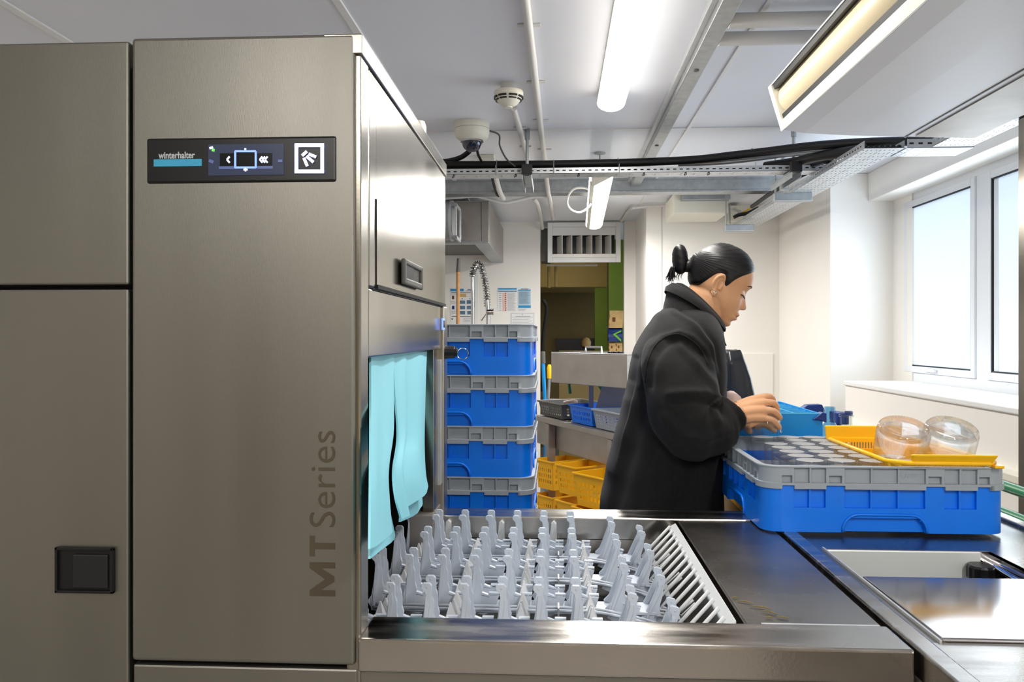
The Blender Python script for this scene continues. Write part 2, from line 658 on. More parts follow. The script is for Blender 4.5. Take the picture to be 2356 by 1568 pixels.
def window(n, y0, y1):
    w = empty('window_%d' % n, (XG, (y0 + y1) / 2, zbm - .06))
    w['kind'] = 'structure'
    mb = MB()
    x0, x1, fw = XG - .022, XG + .05, .036
    mb.box(x0, x1, y0 - fw, y0, zbm - fw, zt + fw)
    mb.box(x0, x1, y1, y1 + fw, zbm - fw, zt + fw)
    mb.box(x0, x1, y0, y1, zbm - fw, zbm)
    mb.box(x0, x1, y0, y1, zt, zt + fw)
    mb.build('sash', M['frame'], w, .004)
    g = MB()
    gw = .006
    g.box(x0 + .004, x1 - .02, y0, y0 + gw, zbm, zt)
    g.box(x0 + .004, x1 - .02, y1 - gw, y1, zbm, zt)
    g.box(x0 + .004, x1 - .02, y0, y1, zbm, zbm + gw)
    g.box(x0 + .004, x1 - .02, y0, y1, zt - gw, zt)
    g.build('gasket', M['gasket'], w)
    bx('glazing_bead', M['frame'], x0 + .010, x0 + .013, y1 - .045, y1 - .012, zbm + gw, zt - gw, w)
    bx('pane', M['pane'], x0 + .014, x0 + .022, y0 + gw, y1 - gw, zbm + gw, zt - gw, w)
    h = bx('window_handle', M['frame'], x0 - .018, x0 - .002, (y0 + y1) / 2 - .02, (y0 + y1) / 2 + .11, zbm - .024, zbm - .01, w, .004)
    return w


window(1, yA0, yA1)
window(2, yB0, yB1)
for i, y in ((3, (yB0 - .085)),):
    window(3, y - (yA1 - yA0), y)
# fixed outer frame filling the wall opening
fr = MB()
for (y0, y1, z0, z1) in ((-2.6, ysill + .2, zs, zbm - .037), (-2.6, YR, zt + .037, zb + .05), (yA1 + .037, YR, zs, zb), (yB1 + .037, yA0 - .037, zbm - .04, zt + .04),
                         (yB0 - .085 + .037, yB0 - .037, zbm - .04, zt + .04), (-2.6, yB0 - .085 - (yA1 - yA0) - .037, zs, zb)):
    fr.box(XG - .012, XG + .06, y0, y1, z0, z1)
fo = fr.build('window_surround', M['frame'], None, .003)
struct(fo)
fo.name = 'trim_4'
# rest of the room behind and beside the camera
struct(bx('wall_left', M['wall'], -2.8, -2.75, -2.6, YB, 0, CZ))
struct(bx('wall_front', mat('beige_wall', (150, 138, 118), 0.6), -2.8, 2.3, -2.65, -2.6, 0, CZ))
# ------------------------------------------------------------------ room behind the doorway
struct(bx('wall_far', M['olive_d'], -1.2, 1.6, 9.4, 9.45, 0, CZ))
wi = struct(bx('wall_inner_left', M['olive'], -.75, -.70, YB + .09, 9.4, 0, CZ))
xg = Q(1388, 650, Y=8.6).x
struct(bx('wall_inner_right', M['moss'], xg + .02, xg + .9, 8.0, 8.06, 0, CZ))
bx('door_post', M['moss'], Q(1368, 700, Y=8.3).x, xg + .02, 8.25, 8.33, 0, Q(1300, 663, Y=8.3).z, wi)
bx('soffit', M['olive'], -.70, xg + .02, 8.3, 9.38, Q(1300, 660, Y=8.3).z, CZ, wi)
hatch = empty('serving_hatch', (Q(1320, 800, Y=9.38).x, 9.38, Q(1320, 812, Y=9.38).z),
              'black serving opening low on the far wall of the room behind the doorway', 'hatch')
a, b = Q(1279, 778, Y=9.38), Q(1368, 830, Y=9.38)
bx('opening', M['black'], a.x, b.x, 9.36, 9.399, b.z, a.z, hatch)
hp = Q(1349, 786, Y=9.3)
MB().lathe([(0.001, -.07), (.05, -.05), (.055, 0), (.035, .04), (.001, .055)], hp, 12).build('pale_object', M['kraft'], hatch, smooth=True)
counter = bx('counter', M['olive_d'], .02, .75, 6.95, 7.4, 0, Q(1400, 808, Y=6.95).z)
tag(counter, 'dark olive counter just inside the doorway under the paper bags', 'counter')
cz = Q(1400, 808, Y=6.95).z


def paper_bag(px0, px1, py0, py1, m, label, tilt=0, y=7.0, d=.12, arrow=False, marks=0):
    p0, p1 = Q(px0, py1, Y=y), Q(px1, py0, Y=y)
    z0 = max(p0.z, cz)
    b = empty('paper_bag', ((p0.x + p1.x) / 2, y, z0), label, 'bag', 'paper packets inside the doorway')
    rr = []
    for k in range(7):
        t = k / 6
        z = z0 + (p1.z - z0) * t
        dd = d * (1 - .75 * max(0, t - .4) / .6) / 2
        sh = tilt * t
        rr.append([(p0.x + sh + .004 * math.sin(k * 2), y - dd, z), (p1.x + sh, y - dd, z + .01 * math.sin(k * 3) * t), (p1.x + sh, y + dd, z), (p0.x + sh, y + dd, z)])
    MB().rings(rr).build('bag_body', m, b)
    w = p1.x - p0.x
    h = p1.z - z0
    if arrow:
        mb = MB()
        x, z = p0.x + w * .3, z0 + h * .5
        yy = y - d / 2 - .003
        for pts in ([(0, 0), (w * .6, .035), (w * .6, .02), (w * .2, 0)], [(0, 0), (w * .2, 0), (w * .6, -.045), (w * .6, -.065)]):
            mb.prism([(x + q[0], yy, z + q[1]) for q in pts], (0, .006, 0))
        mb.build('emblem', M['lime'], b)
    for k in range(marks):
        x = p0.x + w * (.25 + .5 * k)
        bx('print_mark', M['brown'], x, x + w * .22, y - d / 2 - .004, y - d / 2 + .01, z0 + h * .35, z0 + h * .6, b)
    return b


paper_bag(1401, 1416, 786, 808, M['kraft'], 'small kraft paper packet at the bottom left of the packets', marks=1)
paper_bag(1417, 1431, 785, 808, M['kraft'], 'small kraft paper packet at the bottom right of the packets', marks=1)
nb = paper_bag(1399, 1431, 752, 785, M['navy'], 'navy packet with a lime green arrow emblem between kraft packets', arrow=True)
paper_bag(1400, 1431, 714, 754, M['kraft'], 'crumpled kraft paper bag on top of the navy packet', tilt=.012, marks=1)

# grille panel across the top of the doorway
gv = empty('air_grille', Q(1344, 603, Y=YB - .03), 'white framed air grille with vertical blades across the top of the doorway', 'grille')
a, b = Q(1260, 512, Y=YB - .04), Q(1428, 603, Y=YB - .04)
c, d = Q(1271, 522, Y=YB - .04), Q(1417, 592, Y=YB - .04)
f = MB()
y0, y1 = YB - .05, YB - .02
f.box(a.x, c.x, y0, y1, b.z, a.z).box(d.x, b.x, y0, y1, b.z, a.z).box(c.x, d.x, y0, y1, c.z, a.z).box(c.x, d.x, y0, y1, b.z, d.z)
f.build('grille_frame', M['trim'], gv, .003)
hz = Q(1300, 541, Y=YB - .04).z
bx('upper_plate', M['trim'], c.x, d.x, YB - .035, YB - .022, hz, c.z, gv, .004)
lz = Q(1300, 584, Y=YB - .04).z
bx('lower_lip', M['wall'], c.x, d.x, YB - .045, YB - .02, d.z, lz, gv, .003)
bx('grille_back', M['black'], c.x, d.x, YB + .10, YB + .11, d.z, c.z, gv)
for px in (1293, 1315, 1338, 1361, 1383, 1405):
    x = Q(px, 560, Y=YB - .04).x
    MB().obox((x - .018, YB + .018, (hz + lz) / 2), (.0215, -.058, 0), (.0022, .0008, 0), (0, 0, (hz - lz) / 2)).build('blade', M['wall'], gv)
bx('duct_box', M['greyb'], xdoorL + .005, a.x + .02, YB + .05, YB + .3, b.z + .02, CZ - .05, gv)
# hanging curved cable behind the doorway edge
tag(MB().tube(smoothpath([Q(1249, 690, Y=7.1), Q(1257, 705, Y=7.1), Q(1256, 730, Y=7.1), Q(1250, 770, Y=7.1), Q(1247, 830, Y=7.1), Q(1247, 900, Y=7.1)]), .016, 8)
    .build('black_hose', M['rubber'], None, smooth=True), 'thick black hose hanging at the left edge of the doorway', 'hose')
pf = MB()
pf.box(xdoorL + .05, .35, 6.95, 7.0, Q(1300, 611, Y=7).z - .006, Q(1300, 611, Y=7).z + .006)
pp = tag(pf.build('wall_pipe', M['pipe']), 'thin pale pipe running level under the grille inside the doorway', 'pipe')
for px, py in ((1263, 662), (1279, 660)):
    p = Q(px, py, Y=7.0)
    MB().tube([(p.x, 7.0, Q(px, 612, Y=7).z), p], .014, 8).build('drop_pipe', M['olive'], pp, smooth=True)

# ------------------------------------------------------------------ dishwasher
YM = 1.062
YMB = 1.88
XM = -.263
zM = Q(812, 76, Y=YM).z
dw = empty('conveyor_dishwasher', (-.6, 1.4, 0), 'tall stainless conveyor dishwasher with a black display and blue strip curtain', 'dishwasher')
xs1 = Q(298, 800, Y=YM).x
zsp = Q(150, 660, Y=YM).z
gap = .0022
xr = Q(817, 900, Y=YM).x
zlo = Q(600, 1530, Y=YM).z
bx('door_panel', M['steel_front'], -1.15, xs1 - .0015, YM, YM + .03, zsp + .003, zM - .004, dw, .003)
ld = bx('door_panel', M['steel_front'], -1.15, xs1 - .0015, YM, YM + .03, .15, zsp - .003, dw, .003)
md = bx('main_door', M['steel_front'], xs1 + .0025, xr, YM, YM + .04, zlo + .002, zM, dw, .005, seg=3)
bx('lower_panel', M['steel_front'], xs1 + .0025, xr + .002, YM + .004, YM + .04, .15, zlo - .004, dw, .003)
bx('door_gap', M['black_gap'], -1.15, xr - .01, YM + .026, YM + .05, .15, zM - .02, dw)
# corner column and hollow body, open towards the table
zop = Q(848, 822, X=XM).z
yo0 = Q(848, 900, X=XM).y
yo1 = Q(1003, 900, X=XM).y
bx('corner_column', M['steel_side'], XM - .02, XM, YM + .006, yo0, .15, zM - .002, dw, .003)
bx('upper_body', M['steel_side'], -1.15, XM - .004, YM + .05, YMB, zop + .02, zM - .03, dw)
zd = Q(830, 655, X=XM).z
bx('side_sheet', M['steel_side'], XM - .012, XM, yo0 + .001, YMB - .02, zop, zd - .002, dw, .002)
bx('side_sheet', M['steel_side'], XM - .012, XM + .001, yo0 + .001, YMB, zd + .001, zM - .032, dw, .002)
cap = MB().prism([(XM - .05, yo0 - .05, zM), (XM + .003, yo0 - .05, zM), (XM + .003, yo0 - .05, zM - .028), (XM - .05, yo0 - .05, zM - .028)], (0, YMB - yo0 + .06, 0))
cap.build('top_cap', M['steel_side'], dw, .002)
bx('top_plate', M['steel'], -1.15, XM - .03, YM + .02, YMB, zM - .035, zM - .004, dw)
# hatch door in the side, its lower corner cut in
ya = Q(864, 500, X=XM).y
h = empty('side_door', (XM, ya, zd))
h.parent = dw
h.location = Vector((XM, ya, zd)) - wpos(dw)
hz1 = Q(864, 458, X=XM).z
bx('door_edge', M['black_gap'], XM, XM + .0022, ya - .0025, ya, zd - .0, hz1, h)
bx('door_skin', M['steel_side'], XM - .002, XM + .0011, ya + .001, YMB - .012, zd + .006, zM - .034, h)
bx('door_edge', M['black_gap'], XM, XM + .004, ya, YMB - .01, zd, zd + .006, h)
# recessed grip
a, b = Q(925, 597, X=XM + .006), Q(967, 655, X=XM + .006)
hy0, hy1 = a.y, b.y
hz0, hz2 = Q(945, 660, X=XM + .006).z, Q(945, 603, X=XM + .006).z
mb = MB()
fx0, fx1 = XM + .004, XM + .012
w = .012
mb.box(fx0, fx1, hy0, hy0 + w, hz0, hz2).box(fx0, fx1, hy1 - w, hy1, hz0, hz2).box(fx0, fx1, hy0 + w, hy1 - w, hz0, hz0 + w).box(fx0, fx1, hy0 + w, hy1 - w, hz2 - w * .8, hz2)
mb.build('grip_frame', M['greyb'], h, .003)
bx('grip_pocket', M['black'], XM + .0062, XM + .0075, hy0 + w, hy1 - w, hz0 + w, hz2 - w * .8, h)
bx('grip_tongue', M['rubber'], XM + .0068, XM + .0095, hy0 + w, (hy0 + hy1) / 2, hz0 + w, hz2 - w * .8, h)
# far post of the opening
bx('jamb', M['steel'], XM - .10, XM + .006, YMB - .055, YMB, .15, Q(1018, 703, X=XM + .006).z, dw, .003)
bx('jamb', M['steel_side'], XM - .03, XM - .004, yo1 + .0, YMB - .056, .15, zop + .01, dw, .002)
bx('jamb_strip', M['galv_light'], XM - .004, XM + .001, yo1 + .055, yo1 + .085, Q(1000, 1130, X=XM).z, Q(1000, 830, X=XM).z, dw)
bx('sill_plate', M['steel_back'], XM - .05, XM - .002, yo1 - .04, YMB - .03, TZ - .08, TZ + .02, dw)
tun = MB()
tun.box(-1.1, XM - .02, yo0 - .02, yo0 - .01, .2, zop + .02).box(-1.1, XM - .03, yo1 + .07, yo1 + .08, .2, zop + .02).box(-1.12, -1.1, yo0, yo1 + .07, .2, zop + .02).box(-1.1, XM - .055, yo0 - .01, yo1 + .07, TZ - .21, TZ - .2)
tun.build('tunnel_lining', M['steel_dark'], dw)
# button and key knob on the post
p = Q(1019, 745, X=XM + .006)
bx('button', M['lcd_blue'], XM + .005, XM + .0085, p.y - .014, p.y + .014, p.z - .013, p.z + .013, dw)
bx('button_centre', M['lcd_dark'], XM + .0083, XM + .0092, p.y - .009, p.y + .009, p.z - .008, p.z + .008, dw)
p = Q(1030, 811, X=XM + .02)
kb = MB().tube([(XM, YMB - .03, p.z), (XM + .028, YMB - .03, p.z)], [.016, .014], 12).tube([(XM + .024, YMB - .03, p.z), (XM + .034, YMB - .03, p.z)], .010, 10)
ko = kb.build('key_switch', M['black'], dw, .001)
MB().tube([(XM + .046 + .013 * math.cos(t * PI / 8), YMB - .03, p.z - .004 + .013 * math.sin(t * PI / 8)) for t in range(16)], .001, 5, closed=True).build('key_ring', M['chrome'], ko, smooth=True)
# display
a, b = Q(339, 319, Y=YM), Q(774, 418, Y=YM)
dsp = bx('display', M['black'], a.x, b.x, YM - .003, YM + .01, b.z, a.z, dw, .003)
yf = YM - .0035


def R(nm, m, x0, y0, x1, y1, par=None, dp=.0006):
    p, q = Q(x0, y0, Y=YM), Q(x1, y1, Y=YM)
    return bx(nm, m, p.x, q.x, yf - dp, yf + .001, q.z, p.z, par or dsp)


def seg(mb, x0, y0, x1, y1, w, d=.0008):
    p, q = Q(x0, y0, Y=YM), Q(x1, y1, Y=YM)
    t = (q - p)
    L = t.length
    t.normalize()
    n = Vector((-t.z, 0, t.x))
    k = w / 1850 * YM / 2
    mb.obox(((p + q) / 2 + Vector((0, -d, 0)) + Vector((0, YM * 0 + (yf - YM), 0))), t * (L / 2), (0, .0004, 0), n * k)


text('maker_name', 'winterhalter', .0125, M['logo_grey'], dsp, Q(368, 366, Y=YM) + Vector((0, yf - YM - .0005, 0)), (1, 0, 0), (0, 0, 1), .0003, width=.0505)
R('logo_stripe', M['logo_blue'], 357, 368, 467, 383)
R('screen', M['lcd'], 482, 334, 655, 403)
sc = MB()
for c in ((544, 350, 592, 350), (544, 387, 592, 387), (545, 350, 545, 388), (592, 350, 592, 388)):
    seg(sc, *c, 4.4, .0022)
sc.build('menu_frame', M['lcd_blue'], dsp)
R('menu_field', M['lcd_dark'], 547, 352, 590, 385, dp=.0015)
R('menu_bar', M['lcd_dim'], 507, 384, 630, 389, dp=.0009)
R('menu_field', M['lcd_dark'], 509, 354, 543, 383, dp=.0009)
R('menu_field', M['lcd_dark'], 594, 354, 629, 383, dp=.0009)
ch = MB()
for x in (526,):
    seg(ch, x + 6, 362, x, 369, 4, .002)
    seg(ch, x, 369, x + 6, 376, 4, .002)
for x in (601, 607, 613):
    seg(ch, x + 6, 362, x, 369, 3.6, .002)
    seg(ch, x, 369, x + 6, 376, 3.6, .002)
seg(ch, 566, 345, 570, 345, 4, .002)
seg(ch, 564, 392, 573, 392, 4, .002)
seg(ch, 568.5, 388, 568.5, 396, 3, .0024)
seg(ch, 486, 343, 494, 341, 5, .002)
ch.build('menu_symbols', M['lcd_white'], dsp)
gr = MB()
seg(gr, 492, 347, 498, 348, 6, .0026)
gr.build('status_dot', M['lcd_green'], dsp)
dm = MB()
seg(dm, 485, 371, 495, 375, 7, .002)
seg(dm, 643, 372, 653, 372, 6, .002)
dm.build('menu_symbols', M['lcd_dim'], dsp)
bt = MB()
for c in ((681, 336, 748, 336), (681, 396, 748, 396), (685, 334, 685, 398), (744, 334, 744, 398)):
    seg(bt, *c, 8.5, .0018)
bb = bt.build('start_button', M['lcd_white'], dsp)
bi = MB()
seg(bi, 698, 360, 709, 350, 7, .002)
seg(bi, 713, 356, 730, 363, 7, .002)
seg(bi, 708, 361, 724, 375, 7, .002)
seg(bi, 702, 365, 710, 384, 7, .002)
bi.build('spray_symbol', M['lcd_white'], bb)
# series lettering, reading upwards
o = Q(771, 1372, Y=YM)
kp = YM / 1850 * .985
ob = Q(771, 1371, Y=YM)


def glyph(polys):
    mb = MB()
    for pl_ in polys:
        mb.prism([(ob.x - v * kp, YM - .0007, ob.z + u * kp) for u, v in pl_], (0, .0006, 0))
    return mb.build('series_letter', M['letter'], md)


glyph([[(0, 0), (14, 0), (14, 61), (0, 61)], [(66, 0), (80, 0), (80, 61), (66, 61)],
       [(14, 61), (14, 34), (34, 2), (40, 2), (40, 24)], [(66, 61), (66, 34), (46, 2), (40, 2), (40, 24)]])
glyph([[(111, 0), (126, 0), (126, 49), (111, 49)], [(94, 49), (143, 49), (143, 61), (94, 61)]])
text('series_letters', 'Series', .0505, M['letter'], md, Q(771, 1212, Y=YM) + Vector((0, -.0008, 0)), (0, 0, 1), (-1, 0, 0), -.0004, width=.129)
# recessed latch of the left door
a, b = Q(131, 1256, Y=YM), Q(265, 1363, Y=YM)
lt = bx('latch', M['black'], a.x, b.x, YM - .002, YM + .01, b.z, a.z, ld, .002)
ww = .004
for (x0, x1, z0, z1) in ((a.x, b.x, a.z - ww, a.z), (a.x, b.x, b.z, b.z + ww), (a.x, a.x + ww, b.z, a.z), (b.x - ww, b.x, b.z, a.z)):
    pass
fr = MB()
for (x0, x1, z0, z1) in ((a.x, b.x, a.z - ww, a.z), (a.x, b.x, b.z, b.z + ww), (a.x, a.x + ww, b.z, a.z), (b.x - ww, b.x, b.z, a.z)):
    fr.box(x0, x1, YM - .006, YM - .001, z0, z1)
fr.build('latch_frame', M['black'], dw, .001)
a2, b2 = Q(172, 1272, Y=YM), Q(252, 1352, Y=YM)
bx('latch_paddle', M['rubber'], a2.x, b2.x, YM - .005, YM - .001, b2.z, a2.z, dw, .002)
# small tap of pale plastic on the roof
p = Q(1003, 352, X=-.32)
MB().lathe([(.018, zM - CAMZ + 1.3 - .003 - p.z), (.018, .0), (.014, .012), (.001, .014)], (p.x, min(p.y, YMB - .03), p.z), 14).build('roof_knob', M['cream'], dw, smooth=True)

# strip curtain in the opening: five strips pushed outwards by the racks
ct = empty('strip_curtain', (XM, 1.4, zop), 'pale blue rubber strip curtain hanging in the side opening of the dishwasher', 'curtain')


def strip(px0t, px1t, tab, thick=.003, seed=0, m='cyan'):
    """tab rows: (py, px_left, px_right, outward) in the photograph; strips hang in planes near the opening"""
    rr = []
    n = 28
    for k in range(n + 1):
        t = k / n * (len(tab) - 1)
        i = min(int(t), len(tab) - 2)
        f_ = t - i
        idx = list(range(len(tab)))
        row = [cr([(j, tab[j][c]) for j in idx], t) for c in range(5)]
        pl, pr = Q(row[1], row[0], X=XM + row[3]), Q(row[2], row[4], X=XM + row[3] * .9)
        cs = []
        m_ = 6
        for q in range(m_ + 1):
            s_ = q / m_
            p = pl.lerp(pr, s_)
            p.x += .006 * math.sin(s_ * PI) * (k / n) + .002 * math.sin(s_ * 7 + seed)
            cs.append(p)
        rr.append([p + Vector((thick / 2, 0, 0)) for p in cs] + [p - Vector((thick / 2, 0, 0)) for p in reversed(cs)])
    return MB().rings(rr).build('curtain_strip', M[m], ct, smooth=True)


#       pyL  pxL  pxR  out  pyR
strip(0, 0, [(815, 849, 902, -.014, 812), (900, 849, 901, -.005, 878), (1000, 849, 901, .012, 990), (1100, 848, 889, .028, 1080), (1180, 847, 892, .036, 1160), (1262, 846, 898, .040, 1222)], seed=1)
strip(0, 0, [(816, 849, 900, -.030, 812), (1000, 849, 900, -.010, 990), (1150, 848, 890, .010, 1130), (1285, 846, 906, .016, 1232)], seed=2, m='cyan')
strip(0, 0, [(812, 903, 936, -.012, 810), (880, 905, 936, -.004, 872), (1000, 914, 935, .010, 990), (1080, 904, 925, .022, 1060), (1140, 908, 930, .028, 1130), (1194, 922, 934, .032, 1180)], seed=3)
strip(0, 0, [(810, 934, 983, -.010, 808), (870, 936, 981, -.004, 862), (1000, 936, 978, .010, 980), (1060, 922, 978, .020, 1040), (1110, 926, 981, .028, 1090), (1166, 937, 986, .032, 1118)], seed=4)
strip(0, 0, [(811, 925, 972, -.032, 808), (1000, 925, 968, -.012, 980), (1120, 926, 968, .004, 1100), (1200, 922, 971, .010, 1163)], seed=5)
strip(0, 0, [(810, 930, 978, -.042, 808), (1000, 928, 970, -.03, 980), (1100, 930, 968, -.02, 1100), (1190, 920, 970, -.015, 1160)], seed=6)
# ------------------------------------------------------------------ loading table with conveyor trough
XT = .460
yfi = Q(1300, 1424, Z=TZ).y      # inner edge of the front rail
ybi = Q(1500, 1192, Z=TZ).y
ybo = Q(1500, 1172, Z=TZ).y
tbl = empty('loading_table', (.1, 1.45, 0), 'stainless loading table with a conveyor trough in front of the dishwasher opening', 'table')
bx('front_rail', M['steel_top'], XM - .003, XT, YM - .002, yfi, TZ - .045, TZ, tbl, .004, seg=3)
bx('back_rail', M['steel_top'], XM + .0, XT, ybi, ybo, TZ - .05, TZ, tbl, .003)
zap = Q(1400, 1545, Y=YM).z
bx('front_panel', M['steel_front'], XM - .001, XT - .002, YM + .006, YM + .02, .15, zap - .002, tbl, .002)
bx('side_panel', M['steel_back'], XT - .02, XT - .004, YM + .02, ybo - .01, .12, TZ - .03, tbl, .002)
bx('back_panel', M['steel_back'], XM, XT - .004, ybo - .02, ybo - .004, .12, TZ - .045, tbl)
XC = Q(1552, 1196, Z=TZ).x      # comb line
tr = MB()
tr.box(XM - .06, XC + .01, yfi - .012, yfi - .001, TZ - .19, TZ - .012).box(XM - .06, XC + .01, ybi + .001, ybi + .012, TZ - .19, TZ - .012)
tr.box(XM - .06, XC + .01, yfi - .001, ybi + .001, TZ - .19, TZ - .18).box(XC + .0, XC + .012, yfi, ybi, TZ - .19, TZ - .03)
tr.build('trough', M['steel_back'], tbl)
for px in (1150, 1270, 1028):
    p = Q(px, 1185, Y=ybi - .008)
    MB().prism([(p.x - .010, ybi - .012, TZ - .075), (p.x + .012, ybi - .012, TZ - .075), (p.x + .010, ybi - .012, TZ - .012), (p.x + .004, ybi - .012, TZ - .006), (p.x - .002, ybi - .012, TZ - .012)], (0, .012, 0)).build('guide_peg', M['comb'], tbl, .002)
# dark plate right of the trough
pl = MB()
pl.box(XC + .012, XT - .004, yfi + .001, ybi - .0005, TZ - .012, TZ - .004)
pl.build('cover_plate', M['steel_dark'], tbl, .0015)
bx('plate_edge', M['galv_light'], XC + .03, XT - .01, yfi - .0005, yfi + .0035, TZ - .008, TZ - .0005, tbl)
for k, (px, py, L, r) in enumerate(((1712, 1384, .022, .9), (1750, 1397, .03, .7), (1768, 1408, .022, 1.1), (1800, 1420, .016, .8), (1690, 1375, .012, .5), (1770, 1420, .012, .2))):
    p = Q(px, py, Z=TZ - .002)
    t = Vector((math.cos(.5 * r - .6), math.sin(-.55 * r - .1), 0)) * L / 2
    tag(MB().tube([p - t, p + t * .2 + Vector((0, .002, .001)), p + t], [.0005, .0013, .0006], 6).build('food_scrap', M['scrap'], None, smooth=True),
        ['dried food scrap nearest the comb in the middle of the trail on the dark plate', 'longest dried food scrap on the dark cover plate', 'dried food scrap just right of the longest one', 'dried food scrap at the front right end of the trail', 'tiny crumb at the upper left end of the food trail', 'tiny crumb closest to the front rail'][k], 'scrap', 'food scraps on the dark plate')
# comb
cm = empty('comb_strip', (XC, 1.45, TZ), 'light grey plastic comb along the edge of the conveyor trough', 'comb')
a, b = Q(1548, 1203, Z=TZ), Q(1688, 1428, Z=TZ)
mb = MB()
mb.prism([(a.x - .010, a.y, TZ - .008), (a.x + .006, a.y, TZ + .001), (b.x + .004, b.y - .0, TZ + .001), (b.x - .012, b.y, TZ - .008)], (0, 0, -.006))
mb.build('spine', M['comb'], cm, .002)
# end fingers
nf = 15
for k in range(nf):
    t = (k + .4) / nf
    p = a.lerp(b, t) + Vector((-.008, 0, -.003))
    g = MB()
    q = p + Vector((-.062, -.014, -.062))
    g.tube([p, p.lerp(q, .6), q], [.0034, .0034, .0024], 6)
    g.build('comb_finger', M['comb'], cm, smooth='all')
# ------------------------------------------------------------------ conveyor belt of fingered links
bt_ = empty('finger_conveyor', (-.05, 1.45, TZ - .12), 'grey plastic conveyor belt with rows of hooked fingers in the trough', 'conveyor')
FT = .918
prof = [(-.0125, .071), (-.0125, .0765), (-.009, .079), (.003, .079), (.007, .075), (.0075, .058), (.0105, .050), (.011, .030), (.0145, .020), (.012, .0),
        (.0125, -.006), (-.0135, -.020), (-.0145, .0), (-.010, .022), (-.0065, .045), (-.0045, .058), (-.006, .066)]


def finger_mesh():
    mb = MB()
    mb.prism([(x, -.0035, z) for x, z in prof], (0, .007, 0))
    # rib and cheek
    mb.prism([(-.004, -.006, .062), (.002, -.006, .064), (.004, -.006, .05), (-.007, -.006, -.012), (-.011, -.006, -.012)], (0, .003, 0))
    mb.tube([(-.002, -.0045, .0735), (-.002, -.0036, .0735)], .0018, 8)
    # level arm with the stepped end, belly blade below
    mb.prism([(.008, -.004, .012), (.030, -.004, .008), (.031, -.004, .0125), (.050, -.004, .0125), (.050, -.004, .0155), (.028, -.004, .0155), (.027, -.004, .0115), (.012, -.004, .016)], (0, .008, 0))
    mb.prism([(-.012, -.002, .009), (-.022, -.002, -.004), (-.010, -.002, -.020), (.018, -.002, -.024), (.040, -.002, -.018), (.050, -.002, .010)], (0, .004, 0))
    return mb


fm = None
rowsY = [(1.748, 1.703), (1.583, 1.538), (1.424, 1.379), (1.270, 1.222)]
rowsY = [tuple(Q(1300, y, Z=FT).y for y in r) for r in ((1175, 1187), (1214, 1227), (1264, 1280), (1328, 1346))]
allY = rowsY + [(yfi + .0, 0)]
cols = [(.029 - .0575 * k, 0, 0) for k in range(0, 7)] + [(.094, -.008, .22), (.150, -.025, .30)]
for ri, (ya_, yb_) in enumerate(rowsY):
    for ci, (x, dz, lean) in enumerate(cols):
        if ri == 0 and x < -.30 or x < -.33:
            pass
        for y in (ya_, yb_):
            if fm is None:
                o = finger_mesh().build('belt_finger', M['finger'], bt_, .0009, seg=1)
                fm = o
                base = o.location.copy()
                zoff = o.location.z
            else:
                o = fm.copy()
                C.objects.link(o)
            # mesh origin sits at its lowest point
            cx = (-.022 + .050) / 2
            o.location = Vector((x + cx * math.cos(lean), y, FT - .079 + dz - .024 + cx * -math.sin(lean) * 1.0)) - wpos(bt_)
            o.rotation_euler = (0, lean, 0)
            o.scale = (.82, 1, 1)
ylist = []
for ri, (ya_, yb_) in enumerate(rowsY):
    # pair of slim bars running along the belt in front of each row
    y = yb_ - .034
    for dy in (0, .016):
        mb = MB()
        mb.tube([(XM - .05, y + dy, FT - .082), (.06, y + dy, FT - .082), (.12, y + dy, FT - .092), (.215, y + dy, FT - .118)], .0028, 6)
        mb.build('belt_rod', M['finger'], bt_, smooth='all')
    mb = MB().box(XM - .04, .17, yb_ - .004, ya_ + .004, FT - .098, FT - .092)
    mb.build('link_bar', M['finger'], bt_, .001)
    mb = MB()
    for dy in (-.01, .006, .022):
        mb.tube([(.17, yb_ + dy, FT - .095), (.215, yb_ + dy, FT - .100), (XC - .02, yb_ + dy + .0, FT - .078)], .002, 5)
    mb.build('end_rod', M['comb'], bt_, smooth='all')
# spiked shafts across the belt
for xx, dz in ((.057, -.004), (-.058 + .0, 0), (-.172, 0), (-.287, 0), (.205, -.030)):
    n = 15
    y0, y1 = yfi + .005, ybi - .03
    spk = MB()
    st = (y1 - y0) / n
    for k in range(n):
        y = y0 + st * (k + .5)
        h_ = .042 + .008 * (k % 3 == 0)
        spk.rings([[(xx - .012, y - st * .48, FT - .100 + dz), (xx + .012, y - st * .48, FT - .100 + dz), (xx + .012, y + st * .48, FT - .100 + dz), (xx - .012, y + st * .48, FT - .100 + dz)],
                   [(xx - .010, y - st * .42, FT - .082 + dz), (xx + .010, y - st * .42, FT - .082 + dz), (xx + .010, y + st * .3, FT - .082 + dz), (xx - .010, y + st * .3, FT - .082 + dz)],
                   [(xx - .001, y - .002, FT - .100 + h_ + dz), (xx + .001, y - .002, FT - .100 + h_ + dz), (xx + .001, y + .001, FT - .100 + h_ + dz), (xx - .001, y + .001, FT - .100 + h_ + dz)]])
    spk.tube([(xx, y0 - .01, FT - .103 + dz), (xx, y1 + .01, FT - .103 + dz)], .007, 8)
    o = spk.build('spiked_shaft', M['spike'], bt_, smooth=False)
for k in range(8):
    y = yfi + .03 + k * .082
    bx('cross_slat', M['spike'], Q(1285, 1400, Y=y).x - .0015, Q(1285, 1400, Y=y).x + .0015, y - .001, y + .03, FT - .10, FT - .072, bt_)
bx('belt_pan', M['black_gap'], XM - .04, .2, yfi + .004, ybi - .03, FT - .135, FT - .128, bt_)
roll = MB().tube([(.205, yfi + .02, FT - .112), (.205, ybi - .04, FT - .112)], .016, 12)
roll.build('end_roller', M['black'], bt_, smooth=True)

